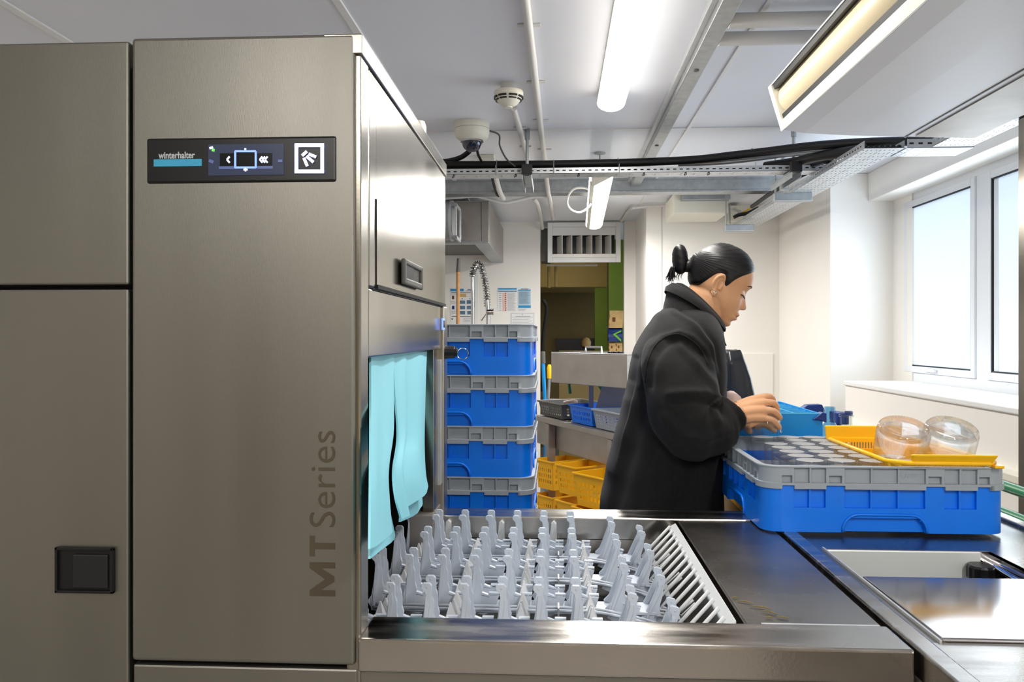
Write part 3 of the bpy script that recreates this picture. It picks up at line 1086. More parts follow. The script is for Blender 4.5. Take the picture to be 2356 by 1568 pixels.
# ------------------------------------------------------------------ right-hand sink table with the tank lid
st_ = empty('sink_table', (.8, 1.6, 0), 'long stainless sink table right of the loading table under the blue rack', 'table')
XR0, XR1 = XT + .006, 1.02
YR0, YR1 = .35, 2.80
xi = Q(1840, 1226, Z=TZ).x
bax0, bax1 = Q(1895, 1262, Z=TZ - .008).x, Q(2250, 1266, Z=TZ - .008).x
bay0, bay1 = Q(2165, 1478, Z=TZ - .008).y, Q(1900, 1262, Z=TZ - .008).y
bx('raised_rim', M['steel_top'], XR0, xi, YR0, YR1, TZ - .04, TZ, st_, .004, seg=3)
bx('side_skirt', M['steel_back'], XR0, XR0 + .012, YR0, YR1, .15, TZ - .038, st_, .002)
tp = MB()
z1_, z0_ = TZ - .008, TZ - .014
tp.box(xi - .002, XR1, bay1, YR1, z0_, z1_).box(xi - .002, XR1, YR0, bay0, z0_, z1_).box(xi - .002, bax0, bay0, bay1, z0_, z1_).box(bax1 + .02, XR1, bay0, bay1, z0_, z1_)
tp.build('worktop', M['steel_dark'], st_)
bx('worktop_front', M['steel_top'], xi, XR1, YR0, bay0 - .003, z1_ - .001, z1_ + .001, st_)
bx('raised_rim', M['steel_top'], XR1 - .03, XR1, YR0, YR1, TZ - .04, TZ, st_, .004)
bas = MB()
dep = .16
bas.box(bax0, bax1 + .02, bay1 - .002, bay1 + .006, z1_ - dep, z1_ - .001)
bas.box(bax0 - .006, bax0, bay0, bay1, z1_ - dep, z1_ - .001).box(bax1 + .02, bax1 + .026, bay0, bay1, z1_ - dep, z1_ - .001)
bas.box(bax0, bax1 + .02, bay0, bay1, z1_ - dep - .006, z1_ - dep).box(bax0, bax1 + .02, bay0 - .006, bay0, z1_ - dep, z1_ - .001)
bas.build('basin', M['steel_polish'], st_)
bx('basin_back_sheet', mat('pale_steel_sheet', (226, 230, 228), 0.4, 0.3, var=.04, vscale=5), bax0 + .002, bax1, bay1 - .008, bay1 - .003, z1_ - dep + .01, z1_, st_, .002)
ymid = Q(2100, 1334, Z=z1_).y
lid = bx('tank_lid', M['steel_polish'], bax0, XR1 - .034, bay0, ymid, z1_ - .004, z1_ + .006, st_, .003, seg=3)
bx('lid_seam', M['galv_light'], bax0 - .003, bax0, bay0 - .002, bay1, z1_ - .002, z1_ + .004, st_)
MB().tube([Q(2252, 1284, Z=TZ - .03), Q(2350, 1340, Z=TZ - .03)], .006, 10).build('overflow_pipe', M['chrome'], st_, smooth=True)
p = Q(2257, 1313, Z=TZ - .038)
capm = MB()
n = 28
rr = []
for z, rf in ((-.012, 1), (.008, 1), (.012, .9)):
    rr.append([(p.x + (.024 + (.0012 if k % 2 else 0)) * rf * math.cos(2 * PI * k / n), p.y + (.024 + (.0012 if k % 2 else 0)) * rf * math.sin(2 * PI * k / n), p.z + z) for k in range(n)])
capm.rings(rr)
tag(capm.build('black_cap', M['black'], st_), None)
for (x, y) in ((XR0 + .04, YR0 + .05), (XR1 - .04, YR0 + .05), (XR0 + .04, YR1 - .05), (XR1 - .04, YR1 - .05)):
    bx('leg', M['steel_back'], x - .02, x + .02, y - .02, y + .02, 0, TZ - .04, st_, .003)
for (x, y) in ((XM + .1, YM + .1), (XT - .06, YM + .1), (XM + .1, ybo - .06), (XT - .06, ybo - .06)):
    bx('leg', M['steel_back'], x - .02, x + .02, y - .02, y + .02, 0, .16, tbl)
for (x, y) in ((-1.1, 1.2), (-.35, 1.2), (-1.1, 1.8), (-.35, 1.8)):
    bx('foot', M['steel_back'], x - .025, x + .025, y - .025, y + .025, 0, .16, dw)
# green pipes beside the table
for py, lab in ((1125, 'upper'), (1188, 'lower')):
    p = Q(2332, py, X=1.055)
    g = empty('green_pipe', (1.055, p.y, p.z), lab + ' of the two green pipes running along the right edge of the sink table', 'pipe', 'green pipes by the sink table')
    MB().tube([(1.055, .5, p.z), (1.055, 2.80, p.z)], .0125, 14).build('pipe_run', M['green'], g, smooth=True)
    for y in (.9, 2.7):
        bx('pipe_bracket', M['galv'], 1.0, 1.06, y - .01, y + .01, p.z - .018, p.z - .01, g)
        if lab == 'upper':
            bx('pipe_bracket', M['galv'], 1.0, 1.02, y - .01, y + .01, TZ - .02, p.z - .01, g)
# steel column at the right edge of the view
pc = Q(2342, 400, X=1.45)
sp = empty('steel_column', (1.5, pc.y - .06, 0), 'brushed steel column in front of the right window', 'column')
zc = Q(2345, 272, X=1.45).z
bx('shaft', M['steel_side'], 1.45, 1.53, pc.y - .12, pc.y, 0, zc, sp, .003)
bx('column_head', M['black'], 1.44, 1.55, pc.y - .13, pc.y + .01, zc, CZ, sp)
# ------------------------------------------------------------------ blue glass racks with grey extender
RH = .136


def ring_P(half, R, inset0=0):
    seg_l = 2 * (half - R)
    arc = R * PI / 2
    side = seg_l + arc

    def P(u, z, d):
        k = int(u // side) % 4
        t = u - (u // side) * side
        h_, r_ = half - d, max(R - d, .001)
        if t <= seg_l:
            x, y = -(half - R) + t, -h_
        else:
            a = (t - seg_l) / arc * PI / 2
            x, y = (half - R) + r_ * math.sin(a), -(half - R) - r_ * math.cos(a)
        for _ in range(k):
            x, y = -y, x
        return (x, y, z)
    return P, seg_l, arc, side


def make_rack(loc, label, group, rz=0, inside=True, name='glass_rack'):
    r = empty(name, loc, label, 'rack', group, 0)
    half, R_ = .25, .042
    P, sl, arc, side = ring_P(half, R_)
    hs = sl / 2
    # stations along one side, measured from its centre
    def stations(extra):
        s = set()
        for e in extra:
            s.add(round(e, 5))
            s.add(round(-e, 5))
        s.add(-hs)
        s.add(hs)
        L = sorted(x for x in s if -hs <= x <= hs)
        arcs = [hs + arc * k / 6 for k in range(1, 6)]
        return L + arcs
    ub = stations([0, .026, .0285, .081, .1185, .148, .152, .183] + [.082 - .03 * (1 - math.cos(k * PI / 14)) for k in range(8)])
    usb = []
    for k in range(4):
        usb += [k * side + hs + x for x in ub]
    usb.append(4 * side)
    wh = [.104 + .002 - .0 for _ in range(1)]
    zb_ = [0, .004] + [round(.030 - .026 * (1 - math.sin(k * PI / 14)), 5) for k in range(1, 8)] + [.038, .050, .090, .0995]
    zb_ = sorted(set(zb_))

    def fb(i, j):
        u = (usb[i] + usb[i + 1]) / 2
        k = int(u // side)
        x = u - k * side - hs
        z = (zb_[j] + zb_[j + 1]) / 2
        ax = abs(x)
        if x > hs:
            return .004
        # handle opening with rounded upper corners
        if ax < .082:
            top = .034 if ax < .052 else .034 - .016 * ((ax - .052) / .03) ** 2
            if ax > .052:
                top = .004 + .030 * math.sqrt(max(0, 1 - ((ax - .052) / .03) ** 2))
            if z < top:
                return .016
        if .050 < z < .090:
            if ax < .026 or .0285 < ax < .081 or .1185 < ax < .148 or .152 < ax < .183:
                return .0125
        return .004
    mb = MB()
    mb.relief(P, usb, zb_, fb, .019, periodic=True)
    # lip over the handle
    base = mb.build('rack_base', M['blue'], r, smooth=True)
    lipz = [(-.084, 0), (-.084, .010)] + [(-.052 - .032 * math.cos(a * PI / 12), .004 + .032 * math.sin(a * PI / 12)) for a in range(1, 7)] + [(.052 + .032 * math.sin(a * PI / 12), .004 + .032 * math.cos(a * PI / 12)) for a in range(0, 6)] + [(.084, .010), (.084, 0)]
    for k in range(4):
        path = []
        for (x, z) in lipz:
            X, Y = x, -half + .003
            for _ in range(k):
                X, Y = -Y, X
            path.append((loc[0] + X, loc[1] + Y, loc[2] + z + .001))
        MB().tube(path, .003, 6).build('handle_lip', M['blue'], r, smooth='all')
    # extender
    ue = stations([.0255, .0285, .081, .0865, .115, .1185, .148, .152, .183, .187, .2155])
    ue = stations([.0255, .0285, .081, .0865, .1125, .1185, .148, .152, .183, .187, .2075])
    use = []
    for k in range(4):
        use += [k * side + hs + x for x in ue]
    use.append(4 * side)
    ze = [.089, .098, .102, .1025, .106, .1165, .1325, RH]
    ze = [.089, .0965, .1015, .106, .1165, .1325, RH]

    def fe(i, j):
        u = (use[i] + use[i + 1]) / 2
        k = int(u // side)
        x = u - k * side - hs
        ax = abs(x)
        z = (ze[j] + ze[j + 1]) / 2
        win = ax < .0255 or .0285 < ax < .081 or .1185 < ax < .148 or .152 < ax < .183
        notch = .0865 < ax < .1125 or .187 < ax < .2075
        tab = ax < .081 or .1185 - .001 < ax < .183 or x > hs or ax > .2075
        if z < .0965:
            return -.002 if tab else None
        if z < .1015:
            return -.002
        if z > .1325:
            return -.001
        if x > hs:
            return .001
        if win:
            return .0085
        if notch and .1035 < z < .118:
            return .010
        return .001
    loc_ = Vector(loc)
    mb = MB()
    mb.relief(P, use, ze, fe, .013, periodic=True)
    ex = mb.build('extender', M['extender'], r, smooth=True)
    for o in (base, ex):
        bb = o.location
        o.location = Vector((0, 0, bb.z + loc_.z)) if False else Vector((0, 0, 0 if o is base else .089))
        # ring meshes are centred on their own origin already
    bv = ex.modifiers.new('bevel', 'BEVEL')
    bv.width = .0008
    bv.segments = 1
    bv.limit_method = 'ANGLE'
    # floor grid and compartments
    if inside:
        g = MB()
        gi = half - .022
        n = 7
        for k in range(n + 1):
            q = -gi + 2 * gi * k / n
            g.box(q - .0015, q + .0015, -gi, gi, .006, .012).box(-gi, gi, q - .0015, q + .0015, .0125, .018)
        go = g.build('floor_grid', M['rackin'], r)
        go.location = (0, 0, .006)
        g = MB()
        for k in range(1, n):
            q = -gi + 2 * gi * k / n
            g.box(q - .001, q + .001, -gi, gi, .018, .085).box(-gi, gi, q - .001, q + .001, .018, .085)
        go = g.build('divider', M['rackin'], r)
        go.location = (0, 0, .018)
    for k in range(4):
        o0 = {0: (.031, -half + .0085 - .0006, 0)}
        if k == 0:
            t = text('maker_name', 'CAMBRO', .014, M['extender'], None, (0, 0, 0), (1, 0, 0), (0, 0, 1), 0.0, depth=.0012, width=.040)
            t.parent = r
            t.location = (.035, -half + .0085, .1125)
    r.rotation_euler = (0, 0, rz)
    return r


rc = Q(2000, 1226, Z=TZ)
RX = (Q(1757, 1100, Y=rc.y).x + Q(2322, 1100, Y=rc.y).x) / 2
RY = rc.y + .25
main_rack = make_rack((RX, RY, TZ), 'blue glass rack with grey rim full of upturned tumblers on the sink table', None)
rack_labels = ['topmost blue rack with grey rim in the tall stack behind the dishwasher', 'second blue rack from the top of the tall stack',
               'third blue rack from the top of the tall stack', 'fourth blue rack from the top, lowest one seen above the table rail']
SXc, SYf = Q(1227, 860, Y=2.12).x - .25, 2.12
ztop = Q(1150, 746, Y=SYf).z
proto = None
nst = 9
for k in range(nst):
    z = ztop - (k + 1) * (RH - .001)
    if z < .08:
        break
    lab = rack_labels[k] if k < 4 else 'blue rack hidden low in the tall stack, number %s up from the dolly' % ['one', 'two', 'three', 'four', 'five'][nst - 1 - k]
    if proto is None:
        proto = make_rack((SXc, SYf + .25, z), lab, 'stacked blue glass racks', inside=False)
    else:
        q = dup(proto, (SXc + (.0015 if k % 2 else -.001), SYf + .25, z), (.006 if k == 1 else -.004 if k == 2 else 0), lab)
    zlast = z
dl = empty('rack_dolly', (SXc, SYf + .25, 0), 'low wheeled dolly under the tall stack of blue racks', 'dolly')
bx('dolly_deck', M['greyb'], SXc - .26, SXc + .26, SYf - .01, SYf + .51, .075, zlast - .0005, dl, .004)
for sx in (-1, 1):
    for sy in (-1, 1):
        c = (SXc + sx * .2, SYf + .25 + sy * .2, .0375)
        MB().tube([(c[0] - .012, c[1], c[2]), (c[0] + .012, c[1], c[2])], .0375, 16).build('caster', M['rubber'], dl, smooth=True)

# ------------------------------------------------------------------ tumblers upside down in the rack
GR = .0285
gh = .112


def tumbler_mesh(name, r=GR, h=gh, m='glass', parent=None, z0=0, c=(0, 0, 0), mtx=None):
    """inverted: rim at z=0, thick base on top"""
    p = [(r * .985, 0), (r, .001), (r, h * .5), (r * .995, h - .003), (r * .97, h - .0004), (r * .94, h), (.0005, h)]
    inner = [(.0005, h - .012), (r * .7, h - .011), (r * .9, h - .014), (r * .93, h * .5), (r * .95, .001), (r * .985, 0)]
    mb = MB().lathe(p, c, 26, mtx).lathe(inner, c, 26, mtx)
    mb.cur = 0
    o = mb.build(name, None, parent, smooth=True, mats=[M['glasst'], M['top_reflection']])
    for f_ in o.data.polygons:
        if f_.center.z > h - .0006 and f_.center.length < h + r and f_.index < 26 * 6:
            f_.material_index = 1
    return o


def place_tumblers():
    pitch = .0655
    gi = .228
    first = None
    y0 = RY - gi + pitch / 2
    x0 = RX - gi + pitch / 2
    zt_ = TZ + .029
    cnt = 0
    ordn = ['front', 'second', 'third', 'fourth', 'fifth', 'sixth', 'back']
    coln = ['outer left', 'second', 'third', 'fourth', 'fifth', 'sixth']
    for j in range(7):
        for i in range(0, 6):
            if i == 0:
                continue
            if i == 1 and j in (5,):
                continue
            if i >= 4 and j not in (0, 6, 1):
                continue
            if i == 5 and j != 0:
                continue
            lab = 'upturned clear tumbler in the blue rack, %s row from the front, %s column' % (ordn[j], coln[i])
            p = (x0 + i * pitch - .005, y0 + j * pitch, zt_)
            if first is None:
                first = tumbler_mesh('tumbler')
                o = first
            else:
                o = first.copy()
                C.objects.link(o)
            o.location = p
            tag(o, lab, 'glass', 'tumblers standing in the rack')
            cnt += 1


place_tumblers()

# ------------------------------------------------------------------ yellow basket on the rack
zrim = TZ + RH
bxl = Q(1888, 1000, Z=zrim + .012).x
byb = Q(1895, 1003, Z=zrim + .012).y - .03
byf = RY - .25 - .012
bxr = Q(2300, 1072, Y=byf).x
yb_ = empty('cutlery_basket', ((bxl + bxr) / 2, (byb + byf) / 2, zrim), 'yellow plastic cutlery basket lying across the right half of the blue rack', 'basket')
zr_ = zrim + .010
mb = MB()
rp = [(bxl, byf + .03), (bxl + .03, byf), (bxr - .02, byf), (bxr, byf + .02), (bxr, byb - .01), (bxr - .01, byb), (bxl + .01, byb), (bxl, byb - .01)]
mb.tube([(x, y, zr_) for x, y in rp], .0048, 8, closed=True)
mb.build('rim', M['yellow'], yb_, smooth='all')
inner = .010
bxi0, bxi1, byi0, byi1 = bxl + .012, bxr - .012, byf + .035, byb - .012
zbt = zrim + .002
depthb = .050


def slotted(name, O, U, V, L, H, n, T=.002, rows=((.35, .8),), mtl='yellow', parent=None, par=None, fill=.45):
    O, U, V = Vector(O), Vector(U), Vector(V)
    N = U.cross(V)
    us = [0]
    m_ = .06 * L
    st = (L - 2 * m_) / n
    for k in range(n):
        us += [m_ + st * (k + .5 - fill / 2), m_ + st * (k + .5 + fill / 2)]
    us.append(L)
    vs_ = [0]
    for a_, b_ in rows:
        vs_ += [a_ * H, b_ * H]
    vs_.append(H)
    mb = MB()
    mb.relief(lambda u, v, d: tuple(O + U * u + V * v - N * d), us, vs_, lambda i, j: None if (i % 2 == 1 and j % 2 == 1) else 0, T)
    return mb.build(name, M[mtl], parent)


slotted('side_wall', (bxi0, byi1, zr_ - depthb + .008), (1, 0, 0), (0, 0, 1), bxi1 - bxi0, depthb - .006, 24, rows=((.45, .8),), parent=yb_)
slotted('side_wall', (bxi0, byi0, zr_ - depthb + .008), (1, 0, 0), (0, 0, 1), bxi1 - bxi0, depthb - .010, 24, rows=((.45, .8),), parent=yb_)
slotted('side_wall', (bxi0, byi0, zr_ - depthb + .008), (0, 1, 0), (0, 0, 1), byi1 - byi0, depthb - .008, 40, rows=((.2, .5), (.6, .9)), parent=yb_)
slotted('side_wall', (bxi1, byi0, zr_ - depthb + .008), (0, 1, 0), (0, 0, 1), byi1 - byi0, depthb - .008, 40, rows=((.2, .5), (.6, .9)), parent=yb_)
slotted('basket_floor', (bxi0, byi0, zr_ - depthb + .007), (1, 0, 0), (0, 1, 0), bxi1 - bxi0, byi1 - byi0, 22, rows=((.02, .14), (.18, .30), (.34, .46), (.52, .64), (.68, .80), (.84, .96)), parent=yb_)
for k in (.22, .40, .62, .82):
    y = byi0 + (byi1 - byi0) * k
    bx('divider', M['yellow'], bxi0, bxi1, y - .001, y + .001, zr_ - depthb + .01, zr_ - .008 - (.006 if k > .5 else 0), yb_)
xm = bxi0 + (bxi1 - bxi0) * .5
bx('divider', M['yellow'], xm - .001, xm + .001, byi0, byi1, zr_ - depthb + .01, zr_ - .014, yb_)
# raised end grips, leaning outwards
gx0, gx1 = Q(2092, 1060, Y=byf).x, Q(2292, 1060, Y=byf).x
gz = Q(2200, 1046, Y=byf - .01).z
MB().prism([(gx0, byf - .014, gz), (gx1, byf - .014, gz), (gx1 - .008, byf + .004, zrim + .004), (gx0 + .008, byf + .004, zrim + .004)], (0, .012, 0)).build('end_grip', M['yellow'], yb_, .004)
gx2, gx3 = Q(1899, 990, Y=byb).x, Q(2075, 990, Y=byb).x
gz = Q(1960, 979, Y=byb).z
MB().prism([(gx2, byb, gz), (gx3, byb, gz), (gx3, byb, zr_ - .004), (gx2 + .004, byb, zr_ - .004)], (0, .010, 0)).build('end_grip', M['yellow'], yb_, .003)
bx('corner_tab', M['yellow'], gx1 - .005, gx1 + .014, byf - .006, byf + .03, zrim + .001, zrim + .007, yb_, .002)

# two heavy jars tipped back in the basket


def jar(cx, cy, lab, yc=None):
    base = Vector(Q(cx, cy, Y=yc))
    r, h = .0545, .115
    rot = Matrix.Rotation(math.radians(24), 4, 'X') @ Matrix.Rotation(0, 4, 'Z')
    axis = rot @ Vector((0, 0, 1))
    c = base - axis * h
    o = empty('glass_jar', c, lab, 'jar', 'jars in the yellow basket')
    outer = [(r * .78, 0), (r * .80, .012), (r * .86, .018), (r * .98, .034), (r * 1.0, h * .6), (r, h - .012), (r * .955, h - .003), (r * .90, h), (r * .80, h - .001), (r * .62, h - .004), (r * .3, h - .006), (.0005, h - .0065)]
    inn = [(.0005, h - .013), (r * .6, h - .012), (r * .86, h - .014), (r * .95, h - .022), (r * .96, h * .6), (r * .93, .034), (r * .80, .020), (r * .74, .012), (r * .78, 0)]
    MB().lathe(outer + inn, c, 40, rot).build('jar_body', M['glassj'], o, smooth=True)
    mb = MB()
    for k in range(48):
        a = 2 * PI * k / 48
        p = rot @ Vector((r * .90 * math.cos(a), r * .90 * math.sin(a), h + .0005)) + c
        mb.lathe([(.0001, -.0012), (.0012, 0), (.0001, .0012)], p, 5)
    tag(mb.build('knurled_ring', M['glass'], o, smooth='all'), kind='stuff')
    return o


jar(2081, 981, 'left of the two big clear jars tipped upside down in the yellow basket', yc=RY - .14)
jar(2191, 982, 'right of the two big clear jars tipped upside down in the yellow basket', yc=RY - .14)

# ------------------------------------------------------------------ crate of cyan corrugated plastic behind the rack
yc0 = 2.28
x0 = Q(1663, 1080, Y=yc0).x
x1 = Q(1893, 960, Y=yc0).x
zc1 = Q(1840, 951, Y=yc0).z
yc1 = 2.70
cb = empty('divided_crate', ((x0 + x1) / 2, (yc0 + yc1) / 2, TZ), 'bright blue corrugated plastic crate with compartments behind the glass rack', 'crate')
tk = .005
hz = zc1
bx('front_wall', M['cyanbox'], x0, x1, yc0, yc0 + tk, TZ, hz, cb, .001)
bx('rear_wall', M['cyanbox'], x0, x1, yc1 - tk, yc1, TZ, hz, cb, .001)
bx('side_wall', M['cyanbox'], x0, x0 + tk, yc0 + tk, yc1 - tk, TZ, hz, cb, .001)
bx('side_wall', M['cyanbox'], x1 - tk, x1, yc0 + tk, yc1 - tk, TZ, hz, cb, .001)
bx('crate_floor', M['cyanbox'], x0 + tk, x1 - tk, yc0 + tk, yc1 - tk, TZ, TZ + .004, cb)
bx('top_edge', M['cyanbox2'], x0, x1, yc0 - .0005, yc0 + tk + .0005, hz - .001, hz + .0015, cb)
for k in range(1, 6):
    y = yc0 + (yc1 - yc0) * k / 6
    bx('divider', M['cyanbox2'], x0 + tk, x1 - tk, y - .0015, y + .0015, TZ + .004, hz - .002, cb)
for k in range(1, 4):
    x = x0 + (x1 - x0) * k / 4
    bx('divider', M['cyanbox2'], x - .0015, x + .0015, yc0 + tk, yc1 - tk, TZ + .004, hz - .0015, cb)


def corner(px, py, Y, w, lab=None):
    p = Q(px, py, Y=Y)
    mb = MB()
    mb.prism([(p.x - w / 2 - .012, Y, p.z - .004), (p.x - w / 2 + .006, Y, p.z + .009), (p.x + w / 2 - .008, Y, p.z + .011), (p.x + w / 2, Y, p.z - .006), (p.x + w / 2, Y, p.z - .030), (p.x + w / 2 - .012, Y, p.z - .018), (p.x - w / 2 + .01, Y, p.z - .014)], (0, .04, 0))
    mb.build('corner_clip', M['navy'], cb, .002)


corner(1876, 938, yc1 - .03, .060)
p = Q(1895, 955, Y=yc0 - .006)
MB().prism([(p.x - .030, yc0 - .008, p.z - .012), (p.x - .004, yc0 - .008, p.z + .008), (p.x + .008, yc0 - .008, p.z + .006), (p.x + .008, yc0 - .008, p.z - .02), (p.x - .012, yc0 - .008, p.z - .014)], (0, .03, 0)).build('corner_clip', M['navy'], cb, .002)
p = Q(1934, 953, Y=2.62)
nvb = empty('navy_holder', (p.x, 2.62, TZ), 'dark navy plastic holder between the two small bottles', 'holder')
bx('holder_body', M['navy'], p.x - .004, p.x + .010, 2.64, 2.66, TZ, p.z - .03, nvb, .002)
bx('holder_head', M['navy'], p.x - .016, p.x + .020, 2.60, 2.68, p.z - .03, p.z + .006, nvb, .003)
bx('holder_lip', M['navy'], p.x + .005, p.x + .028, 2.59, 2.60, p.z - .002, p.z + .014, nvb, .002)


def bottle(px, ptop, Y, rb, rn, lab, m, zs_=None, neck=.045, ribs=2):
    t = Q(px, ptop, Y=Y)
    h = t.z - TZ
    o = empty('glass_bottle', (t.x, Y, TZ), lab, 'bottle')
    out = [(.001, 0), (rb * .9, 0), (rb, .006), (rb, h - neck - rb * 1.3), (rb * .96, h - neck - rb), (rb * .72, h - neck - rb * .45), (rn * 1.05, h - neck), (rn, h - neck * .6), (rn * 1.0, h - .016), (rn * 1.25, h - .015), (rn * 1.25, h - .010), (rn * 1.05, h - .009), (rn * 1.12, h - .001), (rn * .98, h)]
    inn = [(rn * .82, h), (rn * .8, h - neck * .9), (rb * .66, h - neck - rb * .5), (rb * .9, h - neck - rb * 1.05), (rb * .93, .012), (.001, .008)]
    MB().lathe(out + inn, (t.x, Y, TZ), 28).build('bottle_body', M[m], o, smooth=True)
    return o


bottle(1909, 935, 2.31, .036, .0140, 'clear round shouldered bottle with open neck beside the blue divided crate', 'glassb')
bottle(1947, 946, 2.45, .034, .0170, 'small clear open bottle right of the round shouldered one', 'glass', neck=.06)

# ------------------------------------------------------------------ black bag over a bin behind the person
yb0 = 3.0
bgp = Q(1700, 930, Y=yb0)
bl = empty('draped_bag', (bgp.x, yb0, 0), 'black shiny plastic bag draped high over a bin behind the person', 'bag')
rr = []
tab = [(.0, .50, .98), (.6, .52, .965), (Q(1700, 932, Y=yb0).z, Q(1640, 932, Y=yb0).x, Q(1737, 932, Y=yb0).x), (Q(1700, 860, Y=yb0).z, Q(1645, 860, Y=yb0).x, Q(1722, 860, Y=yb0).x),
       (Q(1700, 812, Y=yb0).z, Q(1650, 812, Y=yb0).x, Q(1704, 812, Y=yb0).x), (Q(1700, 806, Y=yb0).z, Q(1655, 806, Y=yb0).x, Q(1700, 806, Y=yb0).x)]
n = 44
for k in range(26):
    t = k / 25
    z = tab[0][0] + (tab[-1][0]) * t
    xl = interp([(r_[0], r_[1]) for r_ in tab], z)
    xr_ = interp([(r_[0], r_[2]) for r_ in tab], z)
    cx_, a_ = (xl + xr_) / 2, (xr_ - xl) / 2
    b_ = .14 * (1 - .4 * t)
    row = []
    for q in range(n):
        an = 2 * PI * q / n
        f_ = 1 + .05 * math.sin(an * 3 + 5 * t) + .03 * math.sin(an * 5 - 9 * t + 1) + .02 * math.sin(an * 8 + 17 * t)
        ca, sa = math.cos(an), math.sin(an)
        sgn = lambda v: math.copysign(abs(v) ** .7, v)
        row.append((cx_ + a_ * sgn(ca) * (f_ if abs(ca) < .8 else 1), yb0 + b_ * sgn(sa) * f_, z + .004 * math.sin(an * 4)))
    rr.append(row)
MB().rings(rr).build('bag_sheet', M['bag'], bl, smooth='all')

# ------------------------------------------------------------------ washing-up table in the background with baskets
A = Q(1238, 957, Z=.87)
B = Q(1416, 999, Z=.87)
dirv = (B - A).normalized()
nrm = Vector((-dirv.y, dirv.x, 0))      # away from the camera, to the right
if nrm.x < 0:
    nrm = -nrm
B2 = B + dirv * .22
A2 = A - dirv * .12
W = .55
wt = empty('washing_table', ((A + B) / 2).to_tuple()[:2] + (0,), 'steel washing-up table with a deep side panel left of the person', 'table')


def slab(nm, m, p, q, d0, d1, z0, z1, parent, bevel=0.0):
    p, q = Vector((p.x, p.y, 0)), Vector((q.x, q.y, 0))
    pts = [p + nrm * d0, q + nrm * d0, q + nrm * d1, p + nrm * d1]
    return MB().prism([(v.x, v.y, z0) for v in pts], (0, 0, z1 - z0)).build(nm, m, parent, bevel)


zt2 = .87
slab('table_top', M['steel_back'], A2, B2, .01, W, zt2 - .012, zt2 - .004, wt)
slab('front_edge', M['steel_back'], A2, B2, 0, .02, zt2 - .028, zt2, wt, .003)
zpb = Q(1283, 1035, Y=A.lerp(B, .2).y).z
slab('side_panel', M['steel_back'], A2, B2, .045, .06, zpb, zt2 - .03, wt)
for px in (1272, 1405):
    tt = (px - 1238) / (1416 - 1238)
    tt = {1272: .13, 1405: .93}[px]
    c = A.lerp(B, tt) + nrm * .022
    MB().prism([(c.x + dx * .02 * dirv.x + dy * .02 * nrm.x, c.y + dx * .02 * dirv.y + dy * .02 * nrm.y, 0) for dx, dy in ((-1, -1), (1, -1), (1, 1), (-1, 1))], (0, 0, zt2 - .03)).build('leg', M['steel_back'], wt, .002)
    c = c + nrm * (W - .05)
    MB().prism([(c.x + dx * .02 * dirv.x + dy * .02 * nrm.x, c.y + dx * .02 * dirv.y + dy * .02 * nrm.y, 0) for dx, dy in ((-1, -1), (1, -1), (1, 1), (-1, 1))], (0, 0, zt2 - .03)).build('leg', M['steel_back'], wt, .002)
slab('undershelf', M['steel_back'], A2, B2, .06, W, .24, .25, wt)
slab('upstand', M['steel_back'], A, B2 + dirv * .1, W - .04, W, zt2 - .01, zt2 + .10, wt)

# steel box with a handle above it
TA, TB = Q(1268, 880, Y=4.0), Q(1443, 893, Y=3.55)
d2 = Vector((TB.x - TA.x, TB.y - TA.y, 0)).normalized()
n2 = Vector((-d2.y, d2.x, 0))
if n2.y < 0:
    n2 = -n2
zta = (Q(1268, 808, Y=4.0).z + Q(1443, 815, Y=3.55).z) / 2
zbt_ = (TA.z + TB.z) / 2
tb = empty('steel_tank', ((TA + TB) / 2).to_tuple()[:2] + (zbt_,), 'raised stainless steel box with a small handle on its lid', 'tank')
P4 = [TA, TB, TB + n2 * .32, TA + n2 * .32]
P4 = [Vector((TA.x, TA.y, 0)), Vector((TB.x, TB.y, 0)), Vector((TB.x + .15, TB.y + .28, 0)), Vector((TA.x + .15, TA.y + .28, 0))]
MB().prism([(v.x, v.y, zbt_) for v in P4], (0, 0, zta - zbt_ - .006)).build('tank_body', M['steel_back'], tb, .003)
MB().prism([(v.x, v.y, zta - .006) for v in P4], (0, 0, .006)).build('lid', M['steel_polish'], tb, .002)
c0 = Q(1348, 809, Y=3.85)
hb = [Vector((c0.x, c0.y, zta)), Vector((c0.x, c0.y, zta + .026)), Vector((c0.x + .072, c0.y - .04, zta + .026)), Vector((c0.x + .072, c0.y - .04, zta))]
MB().tube(hb, .006, 8).build('lid_handle', M['chrome'], tb, .0)
for k in range(3):
    c = Q(1405 + k * 12, 812, Y=3.75)
    MB().lathe([(.001, .008), (.014, .007), (.015, 0)], (c.x, c.y, zta), 12).build('lid_knob', M['black'], tb, smooth=True)
for t in (.12, .88):
    c = Vector(P4[0]).lerp(P4[1], t) + n2 * .2
    MB().box(c.x - .012, c.x + .012, c.y - .012, c.y + .012, zt2 - .004, zbt_ + .002).build('support', M['steel_back'], tb)
